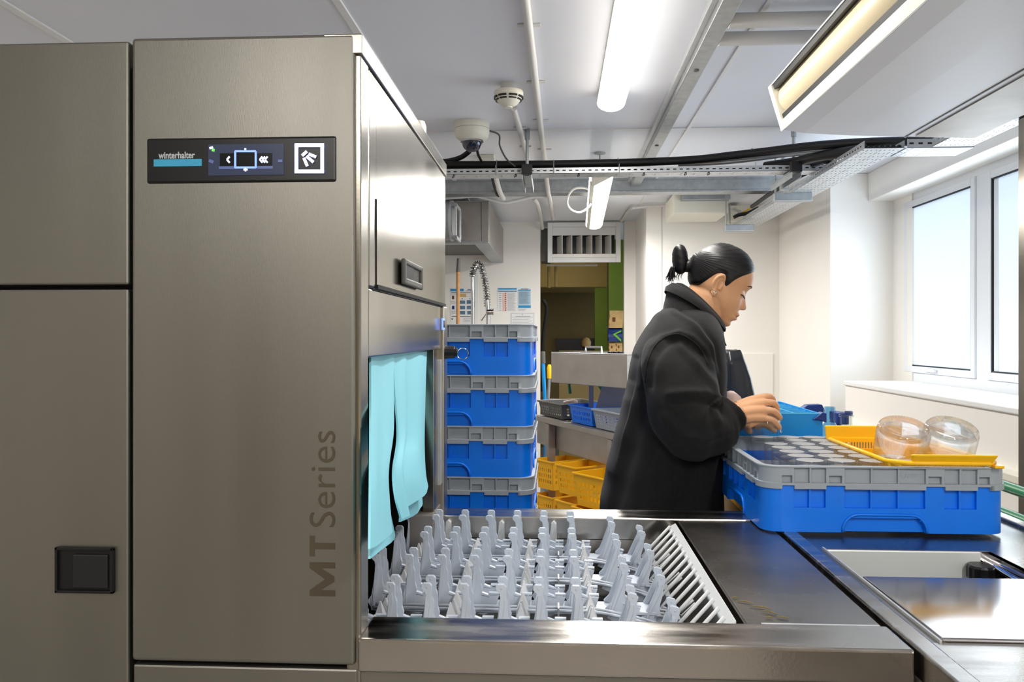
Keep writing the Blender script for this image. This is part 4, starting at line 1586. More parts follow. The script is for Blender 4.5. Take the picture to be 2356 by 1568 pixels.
# tilted grey screen piece behind the baskets
c = Q(1400, 905, Y=3.7)
tag(MB().prism([(c.x - .05, c.y + .25, zt2 + .07), (c.x - .01, c.y + .25, c.z + .04), (c.x + .16, c.y + .15, c.z + .04), (c.x + .16, c.y + .15, zt2 + .07)], (.01, .02, 0)).build('splash_sheet', M['greyb2'], None, .002),
    'tilted grey splash sheet between the steel box and the baskets', 'sheet')
for k, px in enumerate((1308, 1368)):
    p, q = Q(px, 880, Y=4.1), Q(px + (4 if k == 0 else 22), 905, Y=4.1)
    tag(MB().tube([Q(px, 868, Y=4.1), q] + ([Q(px + 38, 908, Y=4.1)] if k else []), .008, 8).build('green_hose', M['green'], None, smooth='all'),
        'green hose end under the steel box, %s one' % ('left' if k == 0 else 'right'), 'hose')
tag(MB().prism([Q(1262, 935, Y=4.75), Q(1262, 917, Y=4.75), Q(1355, 921, Y=4.5), Q(1355, 935, Y=4.5)], (.01, .02, 0)).build('splash_sheet', M['steel_back'], None, .001),
    'low steel splash sheet along the back of the baskets', 'sheet')


def basket(o_, du, dv, L, Wd, H, m, label, group, taper=.82, slots=8, rows=2, lip=.012, name='perforated_basket', wall_m=None, feet=False):
    """open box, narrower below; o_ lower corner, du along, dv across"""
    o_ = Vector(o_)
    du, dv = Vector(du).normalized(), Vector(dv).normalized()
    up = Vector((0, 0, 1))
    c = o_ + du * L / 2 + dv * Wd / 2
    b = empty(name, c, label, 'basket', group)
    for (ax, off, wd, nm) in ((du, -dv, (L, Wd), 'long_wall'), (du, dv, (L, Wd), 'long_wall'), (dv, -du, (Wd, L), 'end_wall'), (dv, du, (Wd, L), 'end_wall')):
        l_, w_ = wd
        n_ = slots if ax == du else max(3, int(slots * Wd / L))
        us, vs_ = [0], [0]
        mg = .08
        st = (1 - 2 * mg) / n_
        for k in range(n_):
            us += [mg + st * (k + .25), mg + st * (k + .8)]
        us.append(1)
        rt = rows
        for k in range(rt):
            vs_ += [.22 + .6 * k / rt, .22 + .6 * (k + .6) / rt]
        vs_.append(1)

        def P(u, v, d, ax=ax, off=off, l_=l_, w_=w_):
            s_ = taper + (1 - taper) * v
            return tuple(c + ax * ((u - .5) * l_ * s_) + off * (w_ / 2 * s_ - d) + up * (v * H))
        mb = MB()
        mb.relief(P, us, vs_, lambda i, j: None if (i % 2 == 1 and j % 2 == 1) else 0, .002)
        mb.build(nm, M[m], b)
    pts = [(-1, -1), (1, -1), (1, 1), (-1, 1)]
    mb = MB()
    mb.tube([c + du * (L / 2 + .004) * a + dv * (Wd / 2 + .004) * e + up * H for a, e in pts], .005, 6, closed=True)
    mb.build('rim', M[m], b)
    mb = MB()
    mb.prism([c + (du * L / 2 * a + dv * Wd / 2 * e) * taper for a, e in pts], up * .003)
    mb.build('basket_floor', M[m], b)
    return b


# grey, blue and grey baskets along the front edge
def onedge(px, py, back=.0):
    """point on the table along its front edge"""
    p = Q(px, py, Z=zt2)
    return p


ze = zt2
tf = lambda t, k=.0: Vector((A.x, A.y, ze)).lerp(Vector((B.x, B.y, ze)), t) + nrm * k
basket(tf(-.10, .04), dirv, nrm, .30, .26, .075, 'greyb', 'dark grey perforated basket at the left end of the washing table', 'baskets on the washing table', name='perforated_basket', taper=.9, rows=3, slots=10)
basket(tf(.36, .04), dirv, nrm, .24, .30, .085, 'blue', 'blue slatted basket between the two grey ones on the washing table', 'baskets on the washing table', slots=11, name='perforated_basket', taper=.93)
basket(tf(.68, .03), dirv, nrm, .26, .30, .085, 'greyb2', 'light grey basket with round holes nearest the person on the washing table', 'baskets on the washing table', slots=10, rows=4, name='perforated_basket', taper=.92)
tag(MB().tube(smoothpath([tf(.18, .08) + Vector((0, 0, .082)), tf(.24, .12) + Vector((0, 0, .095)), tf(.30, .1) + Vector((0, 0, .086))]), .008, 6).build('crumpled_cloth', M['cuff'], None, smooth='all'),
    'crumpled white scrap of cloth on the dark grey basket', 'cloth')
# yellow baskets under the table
ybl = [(1238, 1062, .02, 'left top'), (1283, 1075, .25, 'middle top'), (1322, 1092, .5, 'right top')]
pcount = 0
for (px0, px1, py0, py1, yy, lab) in (
        (1232, 1265, 1056, 1120, 4.15, 'yellow basket at the far left under the washing table, upper one'),
        (1280, 1319, 1068, 1132, 3.85, 'yellow basket behind the left table leg, upper one'),
        (1320, 1394, 1088, 1160, 3.6, 'large yellow basket nearest the person under the washing table'),
        (1232, 1265, 1136, 1200, 4.15, 'yellow basket at the far left under the washing table, lower one'),
        (1280, 1316, 1150, 1215, 3.85, 'yellow basket behind the left table leg, lower one'),
        (1318, 1394, 1166, 1240, 3.6, 'yellow basket just above the table rail below the largest one'),
        (1392, 1440, 1112, 1175, 3.30, 'yellow basket half hidden behind the person')):
    p0, p1 = Q(px0, py1, Y=yy), Q(px1, py0, Y=yy)
    Lb = (p1.x - p0.x) / .55
    Lb = min(max(Lb, .14), .22)
    dd = Vector((.62, -.78, 0)).normalized()
    nn = Vector((.78, .62, 0)).normalized()
    hh = p1.z - p0.z
    basket(p0, dd, nn, Lb, .20, hh, 'yellow_b', lab, 'yellow baskets under the washing table', slots=7, rows=3, name='yellow_basket', taper=.88)
    q = Vector(p0)
    pcount += 1
# mop handles in the doorway
tag(MB().tube([Q(1249, 808, Y=4.9), Q(1250, 835, Y=4.9)], .014, 10).build('mop_handle', M['greyb'], None, smooth=True), None)
mh = bpy.data.objects['mop_handle']
tag(mh, 'grey ended blue mop handle leaning in the doorway', 'mop')
MBl = MB().tube([Q(1249, 826, Y=4.9), Q(1254, 930, Y=4.9), (Q(1258, 1100, Y=4.9).x, 4.9, .01)], .011, 10)
o = MBl.build('blue_shaft', M['cyanbox'], mh, smooth=True)
bh = empty('brush_handle', Q(1263, 1000, Y=4.8), 'steel brush handle with a yellow grip beside the blue mop', 'brush')
MB().tube([Q(1264, 868, Y=4.8), Q(1261, 935, Y=4.8), (Q(1257, 1090, Y=4.8).x, 4.8, .01)], .008, 8).build('shaft', M['galv'], bh, smooth=True)
MB().tube([Q(1264, 838, Y=4.8), Q(1264, 845, Y=4.8), Q(1264, 870, Y=4.8)], [.008, .015, .013], 10).build('grip', M['yellow'], bh, smooth=True)

# ------------------------------------------------------------------ back left: pre-rinse tap, posters, pole, extract hood
yt = 6.2
tp_ = Q(1090, 745, Y=yt)
tap = empty('spray_tap', (tp_.x, yt, .86), 'tall chrome spray tap with a coiled spring hose behind the rack stack', 'tap')
MB().tube([(tp_.x, yt, .86), Q(1087.5, 637, Y=yt)], .016, 10).build('riser', M['chrome'], tap, smooth=True)
pt = smoothpath([Q(x, y, Y=yt) for x, y in ((1087, 636), (1090, 618), (1098, 608), (1106, 612), (1112, 630), (1117, 655), (1120, 680), (1121, 705))], 10)
MB().tube(pt, .012, 8).build('hose', M['greyb'], tap, smooth=True)
sp_ = []
Tn = len(pt)
turns = 30
tot = 30 * turns
for k in range(tot + 1):
    f_ = k / tot * (Tn - 1)
    i = min(int(f_), Tn - 2)
    p = pt[i].lerp(pt[i + 1], f_ - i)
    t = (pt[i + 1] - pt[i]).normalized()
    n_ = Vector((0, 1, 0))
    b_ = t.cross(n_)
    a_ = 2 * PI * turns * k / tot
    sp_.append(p + (n_ * math.cos(a_) + b_ * math.sin(a_)) * .024)
MB().tube(sp_, .005, 5).build('spring', M['chrome'], tap, smooth=True)
MB().tube([Q(1121, 690, Y=yt - .02), Q(1123, 720, Y=yt - .02), Q(1123, 790, Y=yt - .02)], .017, 10).build('down_pipe', M['chrome'], tap, smooth=True)
c = Q(1129, 717, Y=yt - .05)
MB().tube([c + Vector((-.03, 0, 0)), c + Vector((.022, 0, 0))], [.018, .026], 14).build('spray_head', M['chrome'], tap, smooth=True)
MB().tube([Q(1118, 722, Y=yt - .05), Q(1108, 737, Y=yt - .05), Q(1106, 735, Y=yt - .05)], .004, 6).build('lever', M['chrome'], tap, smooth=True)
sink = empty('rinse_sink', (-.75, 6.2, 0), 'steel rinse table at the back wall below the spray tap', 'table')
bx('top', M['steel_back'], -1.6, -.3, 5.9, YB - .01, .82, .86, sink, .003)
for x in (-1.55, -.35):
    for y in (5.95, YB - .06):
        bx('leg', M['steel_back'], x - .02, x + .02, y - .02, y + .02, 0, .82, sink)
p = Q(1053, 745, Y=5.75)
wp = empty('broom_pole', (p.x, 5.75, .0), 'wooden pole with a grey top end standing left of the spray tap', 'broom')
t0 = Q(1054, 625, Y=5.75)
MB().tube([(p.x, 5.75, .02), (t0.x, 5.75, t0.z)], .0135, 10).build('pole', M['wood'], wp, smooth=True)
MB().tube([t0, Q(1055, 594, Y=5.75)], [.015, .011], 10).build('pole_end', M['greyb'], wp, smooth=True)
bx('broom_foot', M['greyb'], p.x - .12, p.x + .12, 5.72, 5.78, 0, .05, wp, .004)
# wall joint beside the tap
x = Q(1097, 700, Y=YB).x
bx('joint_strip', M['trim'], x - .016, x + .016, YB - .006, YB, .1, Q(1097, 596, Y=YB).z, wb, .002)


def poster(px0, py0, px1, py1, label, items):
    a, b = Q(px0, py0, Y=YB - .003), Q(px1, py1, Y=YB - .003)
    o = empty('poster', ((a.x + b.x) / 2, YB - .003, b.z), label, 'poster')
    bx('sheet', M['paper'], a.x, b.x, YB - .003, YB - .0005, b.z, a.z, o)
    for nm, m, rects in items:
        small = nm in ('text_lines', 'dots', 'border', 'rule', 'header_mark')
        mb = MB()
        for (x0, y0, x1, y1) in rects:
            p, q = Q(x0, y0, Y=YB - .003), Q(x1, y1, Y=YB - .003)
            mb.box(p.x, q.x, YB - .0042, YB - .0028, q.z, p.z)
            if not small:
                mb.build(nm, M[m], o)
                mb = MB()
        if small:
            tag(mb.build(nm, M[m], o), kind='stuff')
    return o


L = lambda x0, x1, ys_, h: [(x0, y, x1 - (i * 37 % 5) * .06 * (x1 - x0), y + h) for i, y in enumerate(ys_)]
poster(1036, 662, 1091, 744, 'large instruction poster with small photographs behind the wooden pole', [
    ('header_band', 'pblue', [(1036.5, 664, 1067, 669.5)]), ('header_mark', 'navy', [(1076, 665.5, 1084, 667), (1073, 668, 1091, 669)]),
    ('rule', 'pdark', [(1038, 671.5, 1089, 672.5), (1039, 727, 1087, 728)]),
    ('picture', 'ppic', [(1057, 691, 1070, 698.5), (1074, 690, 1086, 698.5), (1057, 703, 1070, 711), (1074, 703, 1085, 711), (1057, 715, 1070, 723), (1075, 715, 1086, 723)]),
    ('photo', 'kraft', [(1057, 675, 1073, 683)]), ('red_mark', 'brown', [(1040, 680, 1045, 688)]), ('blue_mark', 'navy', [(1040, 703, 1045.5, 711)]),
    ('dots', 'pdark', [(1039, 732, 1042, 735), (1050, 732, 1053, 735), (1062, 686, 1064.5, 688), (1080, 686, 1082, 688)]),
    ('text_lines', 'pgrey', L(1038, 1050, [675, 677, 693, 695, 697, 715, 717, 719, 721], .6) + L(1066, 1088, [731, 733, 736, 739], .6) + L(1074, 1088, [675, 678, 681], .5))])
poster(1144.5, 661, 1190, 715.5, 'instruction chart with a blue heading and a pink column on the back wall', [
    ('header_band', 'pblue', [(1145.5, 662.5, 1189, 665.8)]), ('pale_band', 'ppale', [(1145.5, 666.5, 1189, 671)]), ('rule', 'pblue', [(1145.5, 670.2, 1189, 671)]),
    ('pink_column', 'ppink', [(1156, 673, 1165.5, 715)]), ('dots', 'pdark', [(1162, 673.3 + k * 4.85, 1164.3, 675.3 + k * 4.85) for k in range(9)]),
    ('text_lines', 'pgrey', L(1167, 1187, [673 + k * 1.62 for k in range(26)], .5) + [(1148, 673.6 + k * 4.85, 1153.5, 674.9 + k * 4.85) for k in range(9)])])
pz = poster(1191.5, 661, 1222, 716, 'pale blue notice with two blue bands beside the pink chart', [
    ('heading_band', 'pblue', [(1192, 666, 1221, 668.4), (1192.5, 702, 1221.5, 708)]), ('pale_field', 'ppale', [(1192, 669, 1221, 701)]),
    ('text_lines', 'pgrey', L(1194, 1219, [671 + k * 1.7 for k in range(17)], .5) + L(1193, 1212, [710.5, 712, 713.5], .5))])
text('heading', 'winterhalter', .012, M['pdark'], pz, Q(1198, 665.2, Y=YB - .0045), (1, 0, 0), (0, 0, 1), .0003, width=.062)
poster(1174.5, 718, 1230, 760, 'plain white framed certificate under the pale blue notice', [
    ('border', 'pgrey', [(1176.5, 720, 1229, 720.6), (1176.5, 720, 1177.1, 758), (1228.4, 720, 1229, 758)]),
    ('text_lines', 'pgrey', [(1186, 726.8, 1220, 728)] + L(1179, 1226, [730, 733, 735, 738, 741, 743], .5) + [(1201, 722, 1203, 724.5)])])

# extract hood on the left
eh0 = Q(1125, 555, Y=5.28)
hd = empty('extract_hood', (-1.0, 6.0, eh0.z), 'grey steel extract hood hanging over the rinse table at the back left', 'hood')
zt_, zb0 = CZ - .02 if False else Q(1125, 465, Y=5.28).z, eh0.z
xr_ = eh0.x
xi_ = Q(1106, 555, Y=5.28).x
bx('front_sheet', M['steel_back'], -1.4, xi_, 5.285, 5.31, zb0, zt_, hd, .002)
bx('corner_sheet', M['steel_back'], xi_ + .004, xr_, 5.28, 5.31, zb0, zt_, hd, .002)
bx('side_sheet', M['steel_back'], xr_ - .02, xr_, 5.31, YB - .004, zb0, zt_, hd, .002)
bx('roof_sheet', M['steel_back'], -1.4, xr_, 5.28, YB - .004, zt_, zt_ + .01, hd)
bx('rim_channel', M['galv'], -1.4, xr_, 5.27, 5.36, zb0 - .012, zb0 + .001, hd, .002)
bx('rim_channel', M['galv'], xr_ - .1, xr_, 5.36, YB - .004, zb0 - .012, zb0 + .001, hd, .002)
bx('inner_plate', M['greyb'], -1.4, xi_ - .02, 5.4, YB - .02, zb0 + .05, zb0 + .06, hd)
du = empty('round_duct', (Q(1030, 505, Y=4.9).x, 4.9, Q(1030, 505, Y=4.9).z), 'round pale duct with a square flange beside the extract hood', 'duct')
cy = Q(1040, 508, Y=4.9)
xf = Q(1056, 508, Y=4.9).x
MB().tube([(cy.x - .5, 4.9, cy.z), (xf - .03, 4.9, cy.z)], .118, 36).build('duct_tube', M['galv'], du, smooth=True)
MB().tube([(xf - .05, 4.9, cy.z), (xf - .035, 4.9, cy.z)], .124, 36).build('duct_collar', M['galv_light'], du, smooth=True)
fl = MB()
zf0, zf1 = Q(1056, 548, Y=4.78).z, Q(1056, 466, Y=4.78).z
fl.box(xf - .012, xf, 4.78, 4.80, zf0, zf1).box(xf - .012, xf, 5.0, 5.02, zf0, zf1).box(xf - .012, xf, 4.78, 5.02, zf1 - .02, zf1).box(xf - .012, xf, 4.78, 5.02, zf0, zf0 + .02)
fl.build('flange', M['galv_light'], du, .002)
for z in (zf0 + .008, zf1 - .012):
    MB().tube([(xf - .03, 4.775, z), (xf + .004, 4.775, z)], .010, 8).build('bolt', M['galv'], du, smooth=True)
# ------------------------------------------------------------------ things on the ceiling


def light_fitting(p0, p1, w, zlow, label, hous=.05):
    o = empty('tube_light_fitting', ((p0[0] + p1[0]) / 2, (p0[1] + p1[1]) / 2, zlow), label, 'light', 'sealed tube lights on the ceiling')
    a, b = Vector((p0[0], p0[1], zlow)), Vector((p1[0], p1[1], zlow))
    t = (b - a).normalized()
    s = Vector((t.y, -t.x, 0))
    up = Vector((0, 0, 1))
    n = 14
    rr = []
    L_ = (b - a).length
    for k in range(25):
        f_ = k / 24
        d = f_ * L_
        e = min(d, L_ - d)
        sc = 1 if e > .06 else math.sqrt(max(.02, 1 - (1 - e / .06) ** 2))
        c = a + t * d
        row = []
        for q in range(n):
            an = PI * q / (n - 1)
            row.append(c + s * (w / 2 * math.cos(an) * (sc * .25 + .75 if 0 else sc)) + up * (.034 - .034 * math.sin(an) * sc))
        rr.append(row)
    MB().rings(rr).build('diffuser', M['tube'], o, smooth='all')
    c = (a + b) / 2
    MB().obox(c + up * (.034 + hous / 2), s * (w / 2 * .95), t * (L_ / 2 - .005), up * (hous / 2)).build('housing', M['cream'], o, .006)
    return o


LX = Q(1404, 262, Z=2.175)
light_fitting((LX.x + .0, LX.y + .02), (LX.x, 1.55), .108, 2.170, 'bright tube light on the ceiling nearest the camera, above the loading table', hous=.045)
la, lb = Q(1386, 405, Z=2.055), Q(1366, 531, Z=2.055)
light_fitting((la.x, la.y), (lb.x, lb.y), .118, 2.055, 'bright tube light beyond the cable tray, above the person', hous=.05)
light_fitting((.75, -1.4), (.75, .0), .108, 2.17, 'unseen tube light added on the ceiling behind the camera for fill, right one', hous=.045)  # fitting added out of view to go with the fill light
light_fitting((-.75, -1.8), (-.75, -.4), .108, 2.17, 'unseen tube light added on the ceiling behind the camera for fill, left one', hous=.045)  # likewise added out of view for the left fill light

_ft = [o for o in bpy.data.objects if o.get('label', '').startswith('bright tube light beyond')][0]
zc_ = 2.0535
MB().prism([Q(1360, 401, Z=zc_), Q(1412, 401, Z=zc_), Q(1410, 406, Z=zc_), Q(1367, 428, Z=zc_), Q(1362, 428, Z=zc_)], (0, 0, .05)).build('end_cap', M['cream'], _ft, .002)
a_, b_ = Q(1358, 418, Z=2.06), Q(1350, 526, Z=2.06)
MB().prism([a_, a_ + Vector((.022, 0, 0)), b_ + Vector((.022, 0, 0)), b_], (0, 0, .06)).build('side_rail', M['cream'], _ft, .002)

# smoke detector
p = Q(1170, 192, Z=CZ)
sd = empty('smoke_detector', (p.x, p.y, CZ), 'cream round smoke detector on the ceiling', 'detector')
MB().lathe([(.031, 0), (.031, -.026), (.001, -.026)], (p.x, p.y, CZ), 28).build('base', M['pipe'], sd, smooth=True)
MB().lathe([(.040, -.024), (.054, -.030), (.056, -.034), (.056, -.046), (.052, -.053), (.044, -.066), (.034, -.078), (.020, -.086), (.016, -.088), (.001, -.088)], (p.x, p.y, CZ), 32).build('body', M['cream'], sd, smooth=True)
mb = MB()
for row_, rr_, zz_, hh_ in ((0, .0530, -.0545, .0030), (1, .0465, -.0640, .0022)):
    for k in range(8):
        a0_ = 2 * PI * (k + .12) / 8
        for q_ in range(5):
            a_ = a0_ + 2 * PI / 8 * .76 * (q_ + .5) / 5
            mb.obox((p.x + rr_ * math.cos(a_), p.y + rr_ * math.sin(a_), CZ + zz_), (.003 * math.cos(a_), .003 * math.sin(a_), 0), (-rr_ * .062 * math.sin(a_), rr_ * .062 * math.cos(a_), 0), (0, 0, hh_))
tag(mb.build('vent_slots', M['black'], sd), kind='stuff')
MB().lathe([(.015, -.087), (.014, -.092), (.010, -.093), (.001, -.093)], (p.x, p.y, CZ), 14).build('centre_cap', M['cream'], sd, smooth=True)

# dome camera
p = Q(1086, 282, Z=CZ)
dc = empty('dome_camera', (p.x, p.y, CZ), 'cream dome security camera on the ceiling left of the smoke detector', 'camera')
pts = [(.076, 0), (.078, -.006), (.078, -.045), (.072, -.066), (.055, -.080), (.046, -.080)]
MB().lathe(pts, (p.x, p.y, CZ), 36).build('housing', M['cream'], dc, smooth=True)
MB().lathe([(.0785, -.030), (.0785, -.032)], (p.x, p.y, CZ), 36).build('housing_joint', M['pgrey'], dc)
MB().lathe([(.051, -.079), (.051, -.087), (.044, -.090), (.042, -.079)], (p.x, p.y, CZ), 36).build('dome_ring', M['chrome'], dc, smooth=True)
MB().lathe([(.047 * math.cos(k * PI / 16), -.084 - .047 * math.sin(k * PI / 16)) for k in range(8)] + [(.0005, -.131)], (p.x, p.y, CZ), 28).build('dome', mat('smoked_dome', (40, 42, 60), .05, coat=1, metal=.5), dc, smooth=True)


def pipe(name, pts, r, m, label, cat='pipe', group=None, sm=0, closed=False, parent=None):
    P_ = smoothpath(pts, sm) if sm else pts
    return tag(MB().tube(P_, r, 10, closed=closed).build(name, M[m], parent, smooth=True), label, cat, group)


dcz = Vector((p.x, p.y, CZ))
ytr = 3.72
pipe('cable', [dcz + Vector((.07, .02, -.03)), Q(1148, 310, Y=3.6), Q(1150, 335, Y=3.65), Q(1165, 365, Y=3.7), Q(1185, 383, Y=3.74)], .004, 'greyb', 'thin grey cable looping from the dome camera to the cable tray', 'cable', sm=6)
pipe('cable', [Q(1098, 345, Y=3.62), Q(1100, 355, Y=3.66), Q(1108, 372, Y=3.74)], .006, 'rubber', 'short black cable dropping from behind the dome camera', 'cable', sm=4)
pipe('cable', [Q(1080, 348, Y=3.75), Q(1060, 362, Y=3.78), Q(1030, 370, Y=3.8), Q(990, 372, Y=3.8)], .012, 'rubber', 'black cable running left from the dome camera towards the dishwasher top', 'cable', sm=6)

# white conduits along the ceiling with saddles
cA, cB = Q(1209, 0, Z=CZ - .016), Q(1272, 503, Z=CZ - .016)
rk = cA.lerp(cB, .0)
cd = empty('ceiling_conduit', (cA.x, 3.0, CZ - .03), 'long white conduit running away across the ceiling past the smoke detector', 'conduit', 'white ceiling conduits')
MB().tube([cA + (cA - cB) * .1, cA, Q(1253, 365, Z=CZ - .016), Q(1257, 405, Y=4.75), Q(1261, 440, Y=4.85), Q(1266, 462, Y=5.1), Q(1267, 474, Y=5.6), Q(1272, 503, Y=6.4)], .0135, 12).build('conduit_run', M['pipe'], cd, smooth=True)
for py in (68, 197, 284, 350):
    f_ = None
    c = Q(1215, py, Z=CZ - .016)
    t = (c.y - cA.y) / (cB.y - cA.y)
    c = cA.lerp(cB, t)
    sd_ = MB()
    sd_.box(c.x - .036, c.x + .036, c.y - .009, c.y + .009, CZ - .006, CZ - .0005)
    sd_.build('saddle', M['pipe'], cd, .002)
c0_, c1_ = Q(1182, 248, Z=CZ - .016), Q(1212, 352, Z=CZ - .016)
cd2 = empty('ceiling_conduit', (c0_.x, 3.6, CZ - .03), 'shorter white conduit starting at the smoke detector', 'conduit', 'white ceiling conduits')
MB().tube([c0_, c1_, Q(1222, 400, Z=CZ - .016)], .0135, 12).build('conduit_run', M['pipe'], cd2, smooth=True)
for py in (300, 343):
    t = (Q(1200, py, Z=CZ - .016).y - c0_.y) / (c1_.y - c0_.y)
    c = c0_.lerp(c1_, t)
    MB().box(c.x - .03, c.x + .03, c.y - .009, c.y + .009, CZ - .008, CZ - .0005).build('saddle', M['pipe'], cd2, .002)
bj = Q(1110, 345, Z=CZ)
bx_ = tag(MB().box(Q(1097, 340, Y=4.2).x, Q(1137, 340, Y=4.2).x, 4.2, 4.32, Q(1110, 369, Y=4.2).z, CZ).build('junction_box', M['cream'], None, .004),
          'square cream junction box on the ceiling behind the dome camera', 'box')
pipe('ceiling_cable', [Q(1012, 358, Y=4.3), Q(1098, 360, Y=4.3)], .006, 'pgrey', 'grey cable clipped level across the ceiling to the junction box', 'cable')

# steel channel running across below the ceiling
ych = 4.88
q0, q1 = Q(1020, 443, Y=ych), Q(1815, 412, Y=ych)
zc0 = Q(1400, 443, Y=ych).z
chn = empty('ceiling_channel', (.4, ych, CZ), 'grey steel channel across the ceiling behind the cable tray', 'channel', 'steel ceiling channels')
bx('web', M['galv'], -1.6, q1.x, ych, ych + .01, zc0 + .012, CZ, chn, .002)
bx('flange', M['galv'], -1.6, q1.x, ych - .008, ych + .10, zc0, zc0 + .012, chn, .002)
bx('top_flange', M['galv'], -1.6, q1.x, ych - .006, ych, CZ - .012, CZ, chn, .001)
# galvanised channel running towards the camera
k0, k1 = Q(1645, 0, Z=2.205), Q(1715, 0, Z=2.205)
kc = empty('ceiling_channel', (k0.x, 3, 2.2), 'galvanised box channel running away under the ceiling right of the near tube light', 'channel', 'steel ceiling channels')
ylong = Q(1480, 431, Z=2.2).y
wch = Q(1710, 0, Z=2.2).x - Q(1664, 0, Z=2.2).x
xk = Q(1664, 0, Z=2.2).x
bx('channel_body', M['galv'], xk, xk + wch, .6, ylong, 2.2, CZ, kc, .003)
bx('side_flange', M['galv_light'], xk - .018, xk, .6, ylong, 2.225, CZ, kc, .002)
for (px, py) in ((1612, 161), (1528, 334)):
    c = Q(px, py, Z=2.2)
    MB().tube([(xk + wch / 2, c.y, 2.196), (xk + wch / 2, c.y, 2.201)], .009, 10).build('bolt', M['greyb'], kc)
# two white pipes across to the canopy
for py, lab in ((45, 'nearer'), (87, 'farther')):
    c = Q(1790, py, Z=2.215)
    pipe('cross_pipe', [Vector((xk + wch, c.y, 2.215)), Vector((Q(1935, py, Y=c.y).x + .2, c.y, 2.215))], .022, 'pipe', lab + ' of the two thick white pipes crossing from the channel to the canopy', 'pipe', 'white cross pipes')
# disc with rod
c = Q(1380, 351, Z=CZ)
hk = empty('ceiling_hook', (c.x, c.y, CZ), 'small grey ceiling disc with a hook above the cable tray', 'hook')
MB().lathe([(.030, 0), (.030, -.006), (.012, -.010), (.001, -.010)], (c.x, c.y, CZ), 20).build('disc', M['pgrey'], hk, smooth=True)
MB().tube([(c.x, c.y, CZ - .008), (c.x, c.y, Q(1380, 372, Y=c.y).z)], .004, 8).build('rod', M['pgrey'], hk, smooth=True)
cl = empty('cable_loop', Q(1335, 460, Y=4.5), 'white cable hanging in a round loop beside the far tube light', 'cable')
MB().tube(smoothpath([Q(x, y, Y=4.5) for x, y in ((1362, 440), (1345, 432), (1322, 434), (1308, 450), (1306, 470), (1317, 484), (1335, 488), (1352, 478), (1360, 468))], 6), .006, 8).build('loop', M['pipe'], cl, smooth=True)

# white cables and pipes over the extract hood
pipe('wall_cable', [Q(x, y, Y=5.0) for x, y in ((1000, 458), (1060, 453), (1095, 451), (1130, 459), (1160, 466), (1190, 461), (1225, 453), (1258, 452))], .010, 'pipe', 'white cable sagging across the ceiling above the extract hood', 'cable', sm=6)
pipe('bent_conduit', [Q(1139, 402, Y=4.6), Q(1146, 430, Y=4.75), Q(1152, 446, Y=4.85), Q(1158, 456, Y=4.95)], .016, 'pipe', 'short thick white conduit dropping behind the cable tray on the left', 'conduit', sm=4)
pipe('black_cable', [Q(1131, 404, Y=4.6), Q(1136, 425, Y=4.7), Q(1142, 445, Y=4.85), Q(1147, 451, Y=4.9)], .007, 'rubber', 'black cable bending down beside the short white conduit', 'cable', sm=4)
pipe('drop_conduit', [Q(1228, 456, Y=5.2), Q(1237, 470, Y=5.4), Q(1244, 500, Y=6.3), Q(1248, 525, Y=6.65)], .014, 'pipe', 'white conduit bending down to the left corner of the doorway', 'conduit', sm=4)
pipe('corner_conduit', [Q(1430, 508, Y=6.6), Q(1448, 483, Y=6.0), Q(1458, 478, Y=5.85), Q(1500, 474, Y=5.8), Q(1560, 470, Y=5.8)], .011, 'pipe', 'white conduit turning above the right side of the doorway', 'conduit', sm=0)
# tray-hung equipment box on the back wall
a, b = Q(1552, 455, Y=5.3), Q(1680, 488, Y=5.3)
eb = empty('ceiling_unit', ((a.x + b.x) / 2, 5.4, b.z), 'white ceiling box with a grey blue plate at the back above the person', 'box')
bx('unit_body', M['cream'], a.x, b.x, 5.35, 5.75, b.z, a.z + .04, eb, .01)
c, d = Q(1570, 441, Y=5.28), Q(1681, 458, Y=5.28)
bx('unit_plate', M['galv'], c.x, d.x, 5.28, 5.35, d.z, c.z, eb, .003)
c = Q(1587, 484, Y=5.5)
MB().lathe([(.001, -.03), (.02, -.025), (.026, 0), (.012, .012)], c, 12).build('sensor', M['pgrey'], eb, smooth=True)
MB().tube([Q(1679, 470, Y=5.45), Q(1679, 515, Y=5.45)], .005, 6).build('rod', M['galv'], eb, smooth=True)
c0_, c1_ = Q(1682, 470, Y=5.75), Q(1735, 518, Y=5.75)
so = empty('socket_box', (c0_.x + .05, 5.8, c1_.z), 'white trunking outlet where the long cable tray meets the back wall', 'box')
bx('back_plate', M['cream'], c0_.x, c0_.x + .09, 5.8, 5.9, c1_.z + .04, c0_.z, so, .004)
MB().tube([Q(1688, 482, Y=5.75), Q(1702, 488, Y=5.6)], .016, 10).build('spout', M['pipe'], so, smooth=True)
MB().tube(smoothpath([Q(x, y, Y=5.5) for x, y in ((1700, 492), (1715, 485), (1728, 478), (1735, 472))], 5), .005, 6).build('yellow_wire', M['yellow'], so, smooth=True)
MB().tube(smoothpath([Q(x, y, Y=5.4) for x, y in ((1688, 500), (1700, 494), (1720, 490), (1745, 478))], 5), .012, 6).build('black_wire', M['rubber'], so, smooth=True)

# ------------------------------------------------------------------ cable trays


